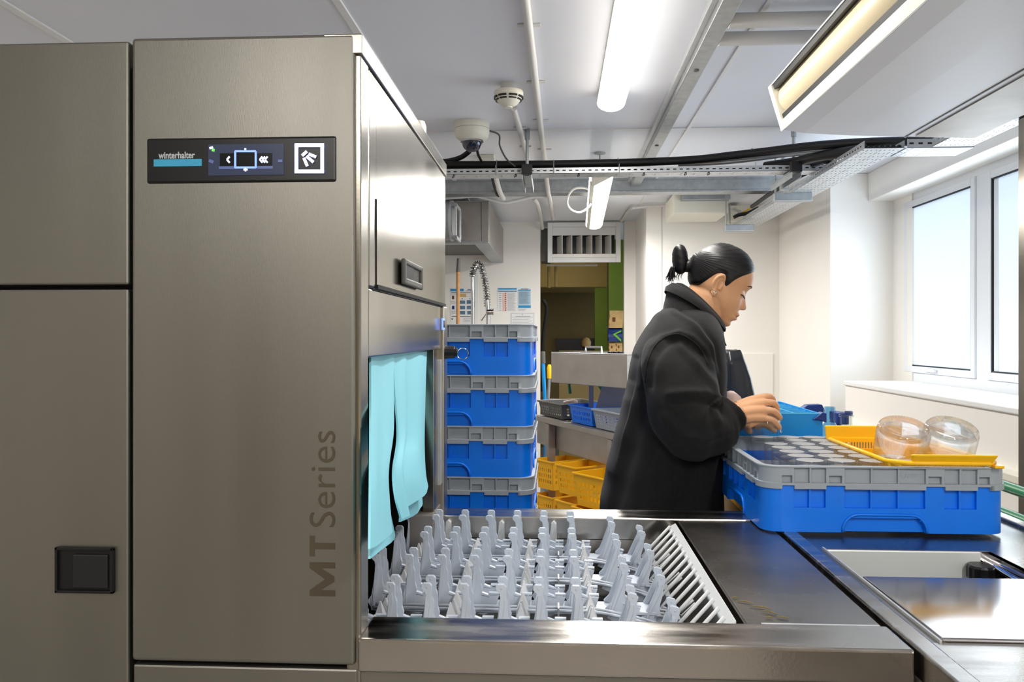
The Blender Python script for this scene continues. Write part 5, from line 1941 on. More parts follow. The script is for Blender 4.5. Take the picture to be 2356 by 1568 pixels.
def tray(name, p0, p1, side, w, h, label, par=None, pitch=.0296, m='galv_light'):
    """p0,p1 ends of the near bottom edge; side unit vector towards the other edge"""
    p0, p1, side = Vector(p0), Vector(p1), Vector(side)
    o = par or empty(name, (p0 + p1) / 2, label, 'tray', 'perforated cable trays')
    t = p1 - p0
    L_ = t.length
    t.normalize()
    up = Vector((0, 0, 1))
    n_ = int(L_ / pitch)
    us = [0]
    for k in range(n_):
        us += [pitch * (k + .22), pitch * (k + .72)]
    us.append(L_)
    vs_ = [0, h * .42, h * .64, h]
    for off, s in ((0, -1), (w, 1)):
        mb = MB()
        mb.relief(lambda u, v, d: tuple(p0 + t * u + side * (off - s * d) + up * v), us, vs_, lambda i, j: None if (i % 2 == 1 and j == 1) else 0, .0015)
        mb.build('side_rail', M[m], o)
    us = [0]
    for k in range(n_):
        us += [pitch * (k + .15), pitch * (k + .35), pitch * (k + .50), pitch * (k + .82)]
    us.append(L_)
    vs_ = [0]
    nr = 3 if w > .1 else 1
    for r in range(nr):
        c = w * (r + .5) / nr
        vs_ += [c - .020, c - .015, c - .004, c + .001, c + .011, c + .016]
    vs_.append(w)

    def fn(i, j):
        if i % 4 == 1 and j % 6 == 3:
            return None
        if i % 4 == 3 and (j % 2 == 1) and ((i // 4) % 2 == 0):
            return None
        return 0
    mb = MB()
    mb.relief(lambda u, v, d: tuple(p0 + t * u + side * v + up * d), us, vs_, fn, .0015)
    mb.build('tray_floor', M[m], o)
    return o


yt0 = 3.70
zt0 = Q(1300, 398.5, Y=yt0).z
xl = -.75
XTR = 1.205
tray('cable_tray', (xl, yt0, zt0), (XTR + .02, yt0, zt0), (0, 1, 0), .100, .026, 'perforated cable tray hung level across the room below the ceiling')
TXL = XTR
zt1 = Q(1700, 521, Y=5.55).z
xA = Q(1690, 521, Y=5.55).x
xB = Q(1975, 350, Y=3.2).x
zt2_ = Q(1975, 350, Y=3.2).z
tray('cable_tray', (xA, 5.62, zt1), (xB, 3.14, zt2_), (1, 0, 0), .15, .030, 'perforated cable tray running back along the right wall')
tray('cable_tray', (xB + .16, 3.14, zt2_), (1.58, 3.14, zt2_), (0, 1, 0), .15, .034, 'short cable tray turning right under the canopy', pitch=.034)
xr2 = Q(2120, 335, Y=3.0).x
tray('cable_tray', (1.42, 3.13, zt2_ + .002), (1.42, 2.2, zt2_ + .002), (1, 0, 0), .15, .030, 'cable tray passing above the right end of the canopy', pitch=.034)
for nm_, pa, pb_, sd_ in (('a', (xl, yt0 + .012, zt0 + .010), (XTR, yt0 + .012, zt0 + .010), Vector((0, 1, 0))), ('b', (xA + .012, 5.6, zt1 + .010), (xB + .012, 3.16, zt2_ + .010), Vector((1, 0, 0)))):
    tc_ = empty('tray_cables', (Vector(pa) + Vector(pb_)) / 2, 'black cables lying side by side in the %s cable tray' % ('level' if nm_ == 'a' else 'long right hand'), 'cable', 'cables in the trays')
    for k in range(4 if nm_ == 'a' else 7):
        MB().tube([Vector(pa) + sd_ * (.021 * k), Vector(pb_) + sd_ * (.021 * k)], .0085, 8).build('cable', M['rubber'], tc_, smooth=True)
# hangers
for px, ptop, pb, Yh, lab in ((1213, 306, 400, 3.69, 'threaded rod hanger holding the cable tray left of the tube light'),
                              (1826, 306, 385, 3.70, 'threaded rod hanger holding the tray corner'),
                              (1802, 310, 345, 4.3, 'rear threaded rod beside the tray corner')):
    c = Q(px, pb, Y=Yh)
    h_ = empty('rod_hanger', (c.x, Yh, c.z), lab, 'hanger', 'tray hangers')
    MB().tube([(c.x, Yh, c.z - .01), (c.x, Yh, CZ)], .0075, 8).build('threaded_rod', M['galv'], h_, smooth=True)
    MB().tube([(c.x, Yh, CZ - .05), (c.x, Yh, CZ)], .012, 8).build('rod_sleeve', M['galv'], h_, smooth=True)
    if px != 1802:
        zz = zt0 - .002
        m_ = MB()
        m_.box(c.x - .022, c.x + .022, Yh - .045, Yh + .3, zz - .006, zz - .002).box(c.x - .022, c.x - .018, Yh - .045, Yh + .3, zz - .036, zz - .006).box(c.x + .018, c.x + .022, Yh - .045, Yh + .3, zz - .036, zz - .006)
        m_.build('strut', M['galv'], h_, .001)
        bx('channel_clip', M['rubber'], c.x - .024, c.x + .024, Yh - .05, Yh - .02, zz - .012, zz + .035, h_, .002)
for px0, px1, py0, py1, Y_, lab in ((1782, 1870, 443, 462, 4.15, 'grey strut under the long cable tray, nearer one'), (1668, 1735, 516, 531, 5.2, 'grey strut under the long cable tray, farther one')):
    a, b = Q(px0, py0, Y=Y_), Q(px1, py1, Y=Y_)
    s_ = empty('tray_strut', ((a.x + b.x) / 2, Y_, b.z), lab, 'strut', 'tray struts')
    bx('channel', M['galv'], a.x, b.x, Y_, Y_ + .041, b.z, a.z, s_, .003)
    bx('channel_lip', M['galv_light'], a.x, b.x, Y_ - .002, Y_ + .006, b.z, b.z + .006, s_, .001)
    MB().tube([(a.x + .01, Y_ + .02, a.z - .01), (a.x + .01, Y_ + .02, CZ)], .005, 8).build('rod', M['galv'], s_, smooth=True)
# black bundle with ties
bp = [Q(x, y, Y=Y_) for x, y, Y_ in ((1000, 380, 3.79), (1100, 379, 3.78), (1250, 378, 3.77), (1400, 375, 3.76), (1500, 372, 3.76), (1600, 367, 3.76), (1680, 358, 3.74), (1750, 350, 3.7), (1830, 340, 3.6), (1900, 333, 3.5), (2000, 327, 3.4), (2100, 325, 3.32), (2190, 326, 3.28))]
bn = empty('cable_bundle', bp[4], 'thick black cable bundle lying along the top of the cable tray', 'cable')
MB().tube(smoothpath(bp, 6), .019, 12).build('sleeve', M['rubber'], bn, smooth=True)
bp2 = [Q(x, y, Y=Y_) for x, y, Y_ in ((1560, 378, 3.78), (1650, 374, 3.78), (1730, 366, 3.76), (1800, 356, 3.7), (1870, 350, 3.6), (1930, 342, 3.5))]
MB().tube(smoothpath(bp2, 6), .012, 10).build('grey_sleeve', M['galv_light'], bn, smooth=True)
bp3 = [Q(x, y, Y=Y_) for x, y, Y_ in ((1760, 383, 3.8), (1830, 372, 3.7), (1880, 360, 3.55), (1930, 352, 3.45), (1990, 343, 3.35))]
MB().tube(smoothpath(bp3, 6), .022, 10).build('cable', M['rubber'], bn, smooth=True)
bp4 = [Q(x, y, Y=Y_) for x, y, Y_ in ((1800, 385, 3.85), (1870, 378, 3.7), (1905, 370, 3.6), (1915, 378, 3.7), (1850, 400, 4.0), (1780, 440, 4.5), (1730, 475, 5.0))]
MB().tube(smoothpath(bp4, 6), .012, 8).build('cable', M['rubber'], bn, smooth=True)
for px in (1143, 1274, 1422, 1730):
    c = Q(px, 376, Y=3.77)
    py = {1143: 379, 1274: 378, 1422: 374.5, 1730: 352}[px]
    c = Q(px, py, Y=3.765)
    MB().tube([(c.x, c.y + .0215 * math.cos(a * PI / 6), c.z + .0215 * math.sin(a * PI / 6)) for a in range(12)], .0022, 5, closed=True).build('cable_tie', M['galv'], bn, smooth=True)
    MB().tube([(c.x, yt0 - .004, zt0 + .040), (c.x, yt0 - .004, zt0 - .006)], .0022, 5).build('cable_tie', M['galv'], bn, smooth=True)
for px in (1043, 1186, 1331, 1481, 1577, 1630):
    c = Q(px, 396, Y=yt0)
    MB().tube([(c.x, yt0 + .004, zt0 - .001), (c.x - .004, yt0 - .003, zt0 - .016), (c.x + .004, yt0 - .004, zt0 - .012), (c.x + .003, yt0, zt0)], .0022, 5).build('tie_tail', M['rubber'], bn, smooth=True)

# ------------------------------------------------------------------ canopy with light strip at the upper right
YH = 2.5
YH0 = .45
Ah, Bh = Q(1773, 197, Y=YH), Q(1804, 299, Y=YH)
Ch, Dh, Eh = Q(1850, 305, Y=YH), Q(2085, 315, Y=YH), Q(2235, 318, Y=YH)
cn = empty('canopy_hood', ((Ah.x + Eh.x) / 2, 1.5, Dh.z), 'large pale canopy hood with a cream light strip over the sink table', 'hood')
dY = Vector((0, YH0 - YH, 0))
FH = Vector((0, -.012, 0))
top = 2.09
MB().prism([Bh, Ch + Vector((0, 0, -.002)), Q(1960, 312, Y=YH), Dh, Dh + Vector((0, 0, .02)), Vector((Dh.x, YH, top)), Vector((Ah.x + .06, YH, top)), Ah + Vector((.02, 0, 0)), Bh + Vector((.012, 0, .02))], dY).build('hood_body', M['ceil'], cn, .002)
MB().prism([Dh + Vector((0, 0, .001)), Eh, Eh + Vector((0, 0, .02)), Vector((Eh.x, YH, top)), Vector((Dh.x, YH, top))], dY).build('filter_bay', M['ceil'], cn, .001)
# grille plate slats
gl = Eh - Dh
sl_n = 10
for k in range(sl_n):
    a_ = Dh + gl * ((k + 1.05) / (sl_n + 1))
    b_ = Dh + gl * ((k + 1.90) / (sl_n + 1))
    MB().prism([a_ + Vector((0, -.02, -.0005)), b_ + Vector((0, -.02, -.0005)), b_ + Vector((0, -.02, -.005)), a_ + Vector((0, -.02, -.003))], dY * .97).build('grille_slat', M['steel_back'], cn)
MB().prism([Dh + Vector((-.006, 0, -.002)), Dh + Vector((-.002, 0, -.002)), Dh + Vector((-.002, 0, .0)), Dh + Vector((-.006, 0, .0))], dY).build('edge_seam', M['greyb'], cn)
fdir = (Bh - Ah)
fl_ = fdir.length
fdir.normalize()
fn_ = Vector((-fdir.z, 0, fdir.x))
if fn_.x > 0:
    fn_ = -fn_


def strip_part(nm, m, t0, t1, out0, out1, y0=0.0, y1=1.0, bevel=.001):
    a_, b_ = Ah + fdir * fl_ * t0, Ah + fdir * fl_ * t1
    o_ = dY * y0
    return MB().prism([a_ + fn_ * out0 + o_, b_ + fn_ * out0 + o_, b_ + fn_ * out1 + o_, a_ + fn_ * out1 + o_], dY * (y1 - y0)).build(nm, M[m], cn, bevel)


strip_part('strip_rim', 'trim', .0, .03, -.03, .004)
strip_part('strip_rim', 'cream', .80, 1.0, -.02, .004)
strip_part('strip_bed', 'cream', 0, 1, -.05, -.03)
strip_part('black_seal', 'rubber', .03, .14, -.03, .001, .012)
strip_part('black_seal', 'rubber', .69, .80, -.03, .001, .012)
strip_part('end_cap', 'cream', 0, 1, -.03, .006, -.006, .010)
rr = []
for y in (.012, 1.0):
    row = []
    for q in range(12):
        t = q / 11
        row.append(Ah + fdir * fl_ * (.14 + .55 * t) + fn_ * (-.016 + .014 * math.sin(PI * t)) + dY * y)
    row += [Ah + fdir * fl_ * .69 + fn_ * -.03 + dY * y, Ah + fdir * fl_ * .14 + fn_ * -.03 + dY * y]
    rr.append(row)
MB().rings(rr).build('light_cover', M['hoodtube'], cn, smooth=True)
for px in (Ah.x + .2, Eh.x - .15):
    for y in (.8, 2.3):
        MB().tube([(px, y, top - .01), (px, y, CZ)], .006, 8).build('hood_hanger', M['galv'], cn, smooth=True)
# ------------------------------------------------------------------ the person
PY = 2.19
ps = empty('person', (.28, PY, 0), 'person with black hair bun and black fleece jacket sorting glasses at the rack', 'person')
KZ = 1.0 / 6.03      # zoomed pixels to photograph pixels


def zp(x, y):
    return 1500 + x * KZ, 540 + y * KZ


chin = Q(*zp(1050, 1290), Y=PY)
KM = (Q(1700, 700, Y=PY) - Q(1600, 700, Y=PY)).x / 100 * KZ     # metres per zoomed pixel
cs_, sn_ = math.cos(math.radians(26)), math.sin(math.radians(26))


def HW(s, t, lat):
    return Vector((chin.x + KM * (s * cs_ + t * sn_), PY + lat * KM, chin.z + KM * (-s * sn_ + t * cs_)))


Ft = [(0, -40), (30, -6), (60, 3), (85, -4), (110, 4), (150, 15), (200, 20), (250, 24), (300, 26), (350, 18), (400, 8), (460, 2), (520, 4), (580, 20), (630, 34), (680, 34), (740, 24), (800, 2), (880, -50), (940, -110), (985, -185), (1010, -245), (1025, -300), (1034, -380)]
Bt = [(0, -130), (30, -260), (60, -340), (100, -420), (150, -500), (200, -560), (250, -620), (300, -680), (350, -740), (400, -780), (500, -820), (600, -838), (700, -832), (800, -800), (880, -745), (940, -690), (985, -620), (1010, -560), (1025, -500), (1034, -420)]
Wt = [(0, 62), (30, 125), (60, 165), (100, 205), (150, 245), (200, 278), (250, 302), (300, 322), (350, 335), (400, 345), (500, 358), (600, 372), (700, 380), (800, 368), (880, 328), (940, 276), (985, 210), (1010, 155), (1025, 95), (1034, 20)]
Nt = [(295, 0), (305, 28), (315, 62), (330, 86), (355, 98), (375, 94), (410, 74), (463, 48), (505, 26), (545, 8), (580, 0)]
g_ = lambda x, s: math.exp(-(x / s) ** 2)


def head_s(t, ph, grow=0.0):
    f, b, w = cr(Ft, t), cr(Bt, t), cr(Wt, t)
    c, a = (f + b) / 2, (f - b) / 2 + grow
    w = w + grow
    n = 2 / 2.25
    cx, sx = math.cos(ph), math.sin(ph)
    s = c + a * math.copysign(abs(cx) ** n, cx)
    lat = w * math.copysign(abs(sx) ** n, sx)
    # jaw and face narrow towards the front
    k = max(0, (s - c) / max(a, 1))
    nar = 1 - .16 * k * max(0, 1 - abs(t - 250) / 500)
    lat *= nar
    if grow == 0 and cx > 0:
        al = abs(lat)
        s += interp(Nt, t) * math.exp(-(al / (62 - 14 * min(1, max(0, (t - 380) / 120)))) ** 2.4)
        s += 20 * g_(al - 58, 26) * g_(t - 335, 30)                     # nostril wings
        lf = math.exp(-(al / 118) ** 4)
        s += lf * (44 * g_(t - 224, 27) + 42 * g_(t - 148, 24) + 26 * g_(t - 186, 24) - 14 * g_(t - 185, 8))
        s -= 12 * g_(al - 130, 25) * g_(t - 183, 22)
        s -= 26 * g_(t - 535, 48) * g_(al - 155, 75)                    # eye sockets
        s += 24 * g_(t - 492, 32) * g_(al - 158, 58)                    # lowered lids
        s -= 8 * g_(t - 470, 6) * g_(al - 158, 55)
        s += 10 * g_(t - 625, 30) * g_(al - 140, 90)                    # brow ridge
        s += 12 * g_(t - 40, 45) * g_(al, 70)
        s += 12 * g_(t - 370, 60) * g_(al - 210, 70)
    return s, lat


def closed_rings(mb, rr):
    mb.rings(rr)


parts_ = MB()
NT, NP = 130, 150
rr = []
for i in range(NT + 1):
    t = 1034 * (i / NT)
    rr.append([HW(*((lambda sl: (sl[0], t, sl[1]))(head_s(t, 2 * PI * k / NP)))) for k in range(NP)])
parts_.rings(rr)
# ears
for sd in (-1, 1):
    lt_ = sd * 352
    ce_ = lambda s, t, l=0: HW(s, t, sd * (350 + l))
    hel = [(-455, 322, 4), (-488, 362, 14), (-508, 430, 32), (-505, 500, 44), (-475, 552, 44), (-432, 572, 34), (-396, 550, 16), (-386, 505, 2)]
    parts_.tube(smoothpath([ce_(*h_) for h_ in hel], 5), [.0030 + .0010 * math.sin(k / 36 * PI) for k in range(36)], 8)
    parts_.tube(smoothpath([ce_(-440, 330, -4), ce_(-455, 400, 6), ce_(-465, 470, 14), ce_(-440, 530, 12)], 5), .0042, 8)
    parts_.tube(smoothpath([ce_(-395, 380, -2), ce_(-388, 430, 2), ce_(-395, 470, -4)], 4), .0034, 8)
    p = ce_(-445, 318, 2)
    parts_.lathe([(.0005, -.011), (.006, -.008), (.0078, 0), (.006, .008), (.0005, .011)], p, 12, sy=.55)
    parts_.tube([ce_(-450, 340, -26), ce_(-478, 450, -20), ce_(-462, 530, -26)], [.007, .009, .008], 10)
# neck
nk0 = HW(-500, 330, 0)
nk1 = Q(1588, 775, Y=PY)
parts_.tube([HW(-440, 430, 0), HW(-430, 250, 0), HW(-430, 60, 0), nk1, nk1 + Vector((-.02, 0, -.08))], [.055, .060, .058, .062, .08], 28)
# torso under the jacket, arms
tor = [(1.22, .30, .06, .09), (1.13, .30, .085, .14), (1.02, .295, .09, .14), (.92, .285, .085, .13), (.84, .28, .09, .14)]
rr = []
for z, x, a, b in tor:
    rr.append([(x + a * math.cos(2 * PI * k / 36), PY + b * math.sin(2 * PI * k / 36), z) for k in range(36)])
rr[0] = [(nk1.x + .06 * math.cos(2 * PI * k / 36), PY + .07 * math.sin(2 * PI * k / 36), nk1.z + .02) for k in range(36)]
parts_.rings(rr[::-1])


def P3(px, py, y):
    return Q(px, py, Y=y)


armR = [P3(1545, 800, 2.09), P3(1565, 880, 2.02), P3(1585, 975, 1.99), P3(1640, 970, 1.99), P3(1690, 952, 2.01), P3(1704, 945, 2.015)]
parts_.tube(smoothpath(armR, 5), [.045 - .0008 * k for k in range(26)], 16)
armL = [P3(1560, 805, 2.30), P3(1580, 880, 2.38), P3(1600, 965, 2.38), P3(1650, 950, 2.34), P3(1690, 945, 2.26), P3(1706, 948, 2.22)]
parts_.tube(smoothpath(armL, 5), [.045 - .0009 * k for k in range(26)], 14)
# right hand: metacarpals, fingers, thumb
wr = P3(1692, 951, 2.02)


def finger(pts, r0, r1):
    path = smoothpath(pts, 5)
    n = len(path)
    rs = [r0 + (r1 - r0) * k / (n - 1) for k in range(n)]
    # knuckle swell and rounded tip
    rs[-1] = r1 * .45
    rs[-2] = r1 * .85
    for k in range(2, n - 2):
        rs[k] *= 1 + .06 * math.cos(2 * PI * k / (n - 1) * 2)
    parts_.tube(path, rs, 12)


K = [P3(1757, 914, 2.065), P3(1761, 926, 2.045), P3(1761, 943, 2.03), P3(1757, 960, 2.025)]
W_ = [P3(1697, 936, 2.035), P3(1696, 943, 2.025), P3(1695, 953, 2.015), P3(1696, 964, 2.015)]
for k, w_ in zip(K, W_):
    parts_.tube(smoothpath([w_, w_.lerp(k, .5) + Vector((0, -.002, .003)), k], 6), [.0165, .0158, .015, .0145, .014, .0137, .0133, .0129, .0124, .012, .0116, .0112, .0105], 14)
parts_.tube([P3(1700, 958, 2.035), P3(1722, 970, 2.04), P3(1745, 962, 2.04)], [.014, .019, .014], 14)
parts_.tube([P3(1705, 945, 2.04), P3(1735, 938, 2.04), P3(1755, 930, 2.05)], [.016, .018, .014], 14)
parts_.tube([P3(1715, 955, 2.035), P3(1735, 955, 2.035), P3(1752, 950, 2.035)], [.016, .018, .013], 14)
finger([K[0] + Vector((-.006, 0, 0)), P3(1769, 911.5, 2.075), P3(1776, 917, 2.09), P3(1779, 930, 2.105), P3(1776, 941, 2.108)], .0100, .0075)
finger([K[1] + Vector((-.006, 0, 0)), P3(1776, 926, 2.05), P3(1784, 932, 2.06), P3(1788, 944, 2.072), P3(1785, 954, 2.078)], .0098, .0074)
finger([K[2] + Vector((-.008, 0, 0)), P3(1776, 944, 2.025), P3(1784, 949, 2.03), P3(1793, 958, 2.045), P3(1794, 964, 2.052)], .0094, .0070)
finger([K[3] + Vector((-.008, 0, 0)), P3(1773, 964, 2.022), P3(1781, 969, 2.026), P3(1791, 980, 2.04), P3(1793, 985, 2.048)], .0088, .0066)
finger([P3(1708, 962, 2.05), P3(1716, 972, 2.075), P3(1719, 984, 2.10), P3(1727, 996, 2.115)], .0125, .0085)
# left hand around the far side of the glass
Kl = [P3(1752, 948, 2.17), P3(1752, 958, 2.17), P3(1750, 968, 2.165)]
for j, k in enumerate(Kl):
    parts_.tube([P3(1704, 946 + 4 * j, 2.225), P3(1728, 948 + 6 * j, 2.20), k], [.019, .018, .012], 12)
for j, k in enumerate(Kl + [P3(1746, 978, 2.165)]):
    finger([k + Vector((-.012, .002, 0)), k + Vector((.012, -.004, .002)), k + Vector((.030, -.014, -.006)), k + Vector((.036, -.030, -.014))], .0092, .007)
parts_.tube([P3(1708, 955, 2.22), P3(1735, 972, 2.19), P3(1746, 978, 2.165)], [.018, .017, .012], 12)
finger([P3(1708, 962, 2.215), P3(1713, 975, 2.17), P3(1718, 984, 2.14), P3(1724, 992, 2.125)], .0115, .008)


def remeshed(mb, name, voxel, smooth_it, m, parent, mats=None, assign=None, disp=None):
    me = bpy.data.meshes.new(name)
    me.from_pydata([tuple(Vector(p) - wpos(parent)) for p in mb.v], [], mb.f)
    tmp = bpy.data.objects.new('tmp', me)
    C.objects.link(tmp)
    r = tmp.modifiers.new('r', 'REMESH')
    r.mode = 'VOXEL'
    r.voxel_size = voxel
    if smooth_it:
        s_ = tmp.modifiers.new('s', 'SMOOTH')
        s_.factor = .5
        s_.iterations = smooth_it
    dg = bpy.context.evaluated_depsgraph_get()
    me2 = bpy.data.meshes.new_from_object(tmp.evaluated_get(dg))
    bpy.data.objects.remove(tmp)
    me2.name = name
    me2.materials.clear()
    for x in (mats or [m]):
        me2.materials.append(x)
    if disp:
        nn = [v.normal.copy() for v in me2.vertices]
        for v, n_ in zip(me2.vertices, nn):
            v.co += n_ * disp(v.co + wpos(parent), n_)
    if assign:
        idx = [assign(p.center + wpos(parent)) for p in me2.polygons]
        me2.polygons.foreach_set('material_index', idx)
    me2.polygons.foreach_set('use_smooth', [True] * len(me2.polygons))
    o = bpy.data.objects.new(name, me2)
    C.objects.link(o)
    o.parent = parent
    POS[o.name] = wpos(parent)
    return o


def to_st(p):
    dx, dz = (p.x - chin.x) / KM, (p.z - chin.z) / KM
    return dx * cs_ - dz * sn_, dx * sn_ + dz * cs_, (p.y - PY) / KM


def lipmat(p):
    if p.z < chin.z or p.z > chin.z + .09 or p.x < chin.x - .06:
        return 0
    s, t, l = to_st(p)
    if s > 10 and abs(l) < 105:
        e = 1 - (l / 112) ** 2
        if 185 - 52 * e < t < 185 + 54 * e:
            return 1
    return 0


body = remeshed(parts_, 'body', .0021, 3, None, ps, mats=[M['skin'], M['lips']], assign=lipmat)

# eyebrows, lashes, earrings
for sd in (-1, 1):
    eb_ = []
    for k in range(9):
        l = 60 + 170 * k / 8
        # find the surface at this height and width
        t = 622 + 26 * math.sin(k / 8 * PI) - 14 * k / 8
        best = min((head_s(t, a_ * PI / 360) for a_ in range(0, 220)), key=lambda q: abs(q[1] - l))
        eb_.append(HW(best[0] + 1, t, sd * l))
    MB().tube(eb_, [.0006, .0016, .002, .002, .002, .0018, .0015, .001, .0004], 6).build('eyebrow', M['hair'], ps, smooth='all')
    la_ = []
    for k in range(9):
        l = 100 + 125 * k / 8
        t = 470 + 8 * math.sin(k / 8 * PI)
        best = min((head_s(t, a_ * PI / 360) for a_ in range(0, 220)), key=lambda q: abs(q[1] - l))
        la_.append((best[0], t, l))
    MB().tube([HW(a_[0] + 2, a_[1], sd * a_[2]) for a_ in la_], [.0004, .0009, .0011, .0011, .0011, .0011, .0011, .0009, .0004], 5).build('eyelid_line', M['hair'], ps, smooth='all')
    mb = MB()
    for k in range(9):
        a_ = la_[k]
        p0 = HW(a_[0], a_[1], sd * a_[2])
        p1 = HW(a_[0] + 30 - 1.2 * k, a_[1] - 22, sd * (a_[2] + 2 * k))
        mb.tube([p0, p0.lerp(p1, .5) + Vector((0, 0, -.0006)), p1], [.0007, .0005, .0002], 4)
    tag(mb.build('eyelashes', M['hair'], ps), kind='stuff')
    p = HW(-436, 322, sd * 384)
    MB().lathe([(.0005, -.003), (.0036, -.002), (.0042, 0), (.0036, .002), (.0005, .003)], p, 10, Matrix.Rotation(PI / 2, 4, 'X')).build('earring', M['chrome'], ps, smooth=True)

# hair: cap over the skull, bun and loose tail
Hl = [(-1200, 262), (-860, 262), (-780, 268), (-690, 270), (-613, 400), (-566, 490), (-530, 550), (-500, 578), (-440, 590), (-405, 575), (-385, 530), (-365, 485), (-330, 465), (-305, 500), (-265, 585), (-220, 650), (-176, 700), (-100, 775), (-40, 840), (20, 866), (200, 866)]
mb = MB()
NT2, NP2 = 150, 200
grid = []
for i in range(NT2 + 1):
    t = 225 + (1034 - 225) * i / NT2
    row = []
    for k in range(NP2):
        ph = 2 * PI * k / NP2
        s, l = head_s(t, ph, 0.0)
        f, b, w = cr(Ft, t), cr(Bt, t), cr(Wt, t)
        tm = cr(Hl, s)
        e = max(-1, min(1, (t - tm + 6) / 75))
        th = -10 if e < 0 else 31 * e ** .8 - 5
        # combed strands sweep from the hairline to the bun
        d_ = math.atan2(t - 640, s + 960)
        th += (.7 * math.sin(d_ * 150) + .9 * math.sin(d_ * 67 + 1) + .5 * math.sin(d_ * 247 + l * .01)) * max(0, e)
        th2 = th * (1 + .25 * max(0, min(1, (t - 850) / 150)))
        c = (f + b) / 2
        vec = Vector((s - c, l))
        if vec.length > 1:
            vec = vec.normalized() * th2
        row.append(HW(s + vec.x, t + (th2 * .9 * max(0, (t - 900) / 134)), l + vec.y))
    grid.append(row)
mb.rings(grid)
mb.build('hair', M['hair'], ps, smooth='all')
hair = bpy.data.objects[[o.name for o in ps.children if o.name.startswith('hair')][0]]


def ZQ(x, y, dy=0.0):
    return Q(*zp(x, y), Y=PY + dy)


b0, b1 = ZQ(382, 132), ZQ(398, 545)
ax = (b1 - b0)
Lb = ax.length
ax.normalize()
sdv = Vector((ax.z, 0, -ax.x))
rr = []
for i in range(27):
    t = .5 - .5 * math.cos(PI * i / 26)
    c = b0 + ax * (Lb * t)
    rad = (1 - abs(2 * min(max(t, .002), .998) - 1) ** 2.5) ** (1 / 2.2) * 110 * KM
    row = []
    for k in range(40):
        a_ = 2 * PI * k / 40
        gx = 1 + .018 * math.sin(26 * t + 2 * a_) + .012 * math.sin(60 * t + 3 * a_)
        row.append(c + sdv * (rad * math.cos(a_) * gx) + Vector((0, 1, 0)) * (rad * 1.15 * math.sin(a_) * gx))
    rr.append(row)
bun = MB().rings(rr)
bun.tube(smoothpath([ZQ(640, 400), ZQ(560, 420), ZQ(490, 430), ZQ(420, 430)], 4), [.030, .029, .027, .024, .022, .020, .0185, .0175, .017, .0165, .016, .015, .014], 20)
bun.build('hair_bun', M['hair'], ps, smooth='all')
tl = MB()
random.seed(3)
for k in range(46):
    a_ = random.uniform(0, 1)
    sx = 300 + random.uniform(-28, 30)
    ex = 185 + 150 * a_ + random.uniform(-8, 8)
    ey = 690 - 75 * abs(a_ - .45) * 2 + random.uniform(-50, 20)
    dy = random.uniform(-.012, .012)
    tl.tube(smoothpath([ZQ(sx, 440, dy), ZQ(sx * .55 + ex * .45 - 14, 540, dy * 1.1), ZQ(ex, ey, dy * 1.3)], 4), [.0022, .0022, .002, .0018, .0016, .0013, .001, .0006, .0002], 4)
for k in range(16):
    x0_ = random.uniform(360, 440)
    tl.tube(smoothpath([ZQ(x0_, 520), ZQ(x0_ - 30, 590), ZQ(x0_ - 20 + random.uniform(-30, 40), 640 + random.uniform(-20, 30))], 3), [.0006, .0006, .0005, .0004, .0003, .0002, .0001], 3)
tl.build('hair_tail', M['hair'], ps, smooth='all')

# ------------------------------------------------------------------ jacket
jk = MB()
YT = 2.20
# py, px left, px right, half depth
Jt = [(696, 1545, 1600, .070), (704, 1534, 1616, .092), (714, 1523, 1627, .115), (726, 1510, 1638, .145), (740, 1498, 1647, .170), (757, 1485, 1654, .192), (777, 1473, 1658, .206), (800, 1461, 1661, .213), (850, 1448, 1663, .212), (900, 1440, 1664, .205), (950, 1429, 1662, .200), (1000, 1415, 1660, .198),
      (1050, 1402, 1658, .196), (1100, 1391, 1657, .198), (1170, 1380, 1659, .202), (1260, 1374, 1660, .205), (1290, 1378, 1656, .200)]
rr = []
for i in range(60):
    py = 696 + (1290 - 696) * i / 59
    xl_, xr_, hd_ = (cr([(r_[0], r_[c]) for r_ in Jt], py) for c in (1, 2, 3))
    p, q = Q(xl_, py, Y=YT), Q(xr_, py, Y=YT)
    c, a = (p + q) / 2, (q.x - p.x) / 2
    row = []
    for k in range(72):
        an = 2 * PI * k / 72
        ca, sa = math.cos(an), math.sin(an)
        w = .0
        fade = min(1, max(0, (py - 780) / 200))
        w = fade * (.006 * math.sin(an * 6 + py * .006) + .004 * math.sin(an * 11 + py * .011 + 1))
        row.append((c.x + (a + w * (abs(ca) < .9)) * math.copysign(abs(ca) ** .86, ca), YT + (hd_ + w) * math.copysign(abs(sa) ** .9, sa), c.z))
    rr.append(row)
jk.rings(rr)


def sleeve(pts, rads, seed):
    path = smoothpath(pts, 10)
    n = len(path)
    rs = []
    for k in range(n):
        t = k / (n - 1) * (len(rads) - 1)
        rs.append(cr(list(enumerate(rads)), t))
    rings_ = []
    T = [(path[min(i + 1, n - 1)] - path[max(i - 1, 0)]).normalized() for i in range(n)]
    N = Vector((0, 1, 0))
    for i in range(n):
        N = (N - T[i] * N.dot(T[i])).normalized()
        B = T[i].cross(N)
        row = []
        f_ = i / (n - 1)
        for k in range(48):
            an = 2 * PI * k / 48
            w = .0028 * math.sin(9 * an / 3 + f_ * 9 + seed) + .0045 * math.sin(f_ * 34 + 1.4 * math.sin(an) + seed) * min(1, max(0, (f_ - .25) * 3)) + .003 * math.sin(f_ * 61 + 2 * math.cos(an)) * min(1, max(0, (f_ - .6) * 4))
            row.append(path[i] + (N * math.cos(an) + B * math.sin(an)) * (rs[i] + w))
        rings_.append(row)
    jk.rings(rings_)


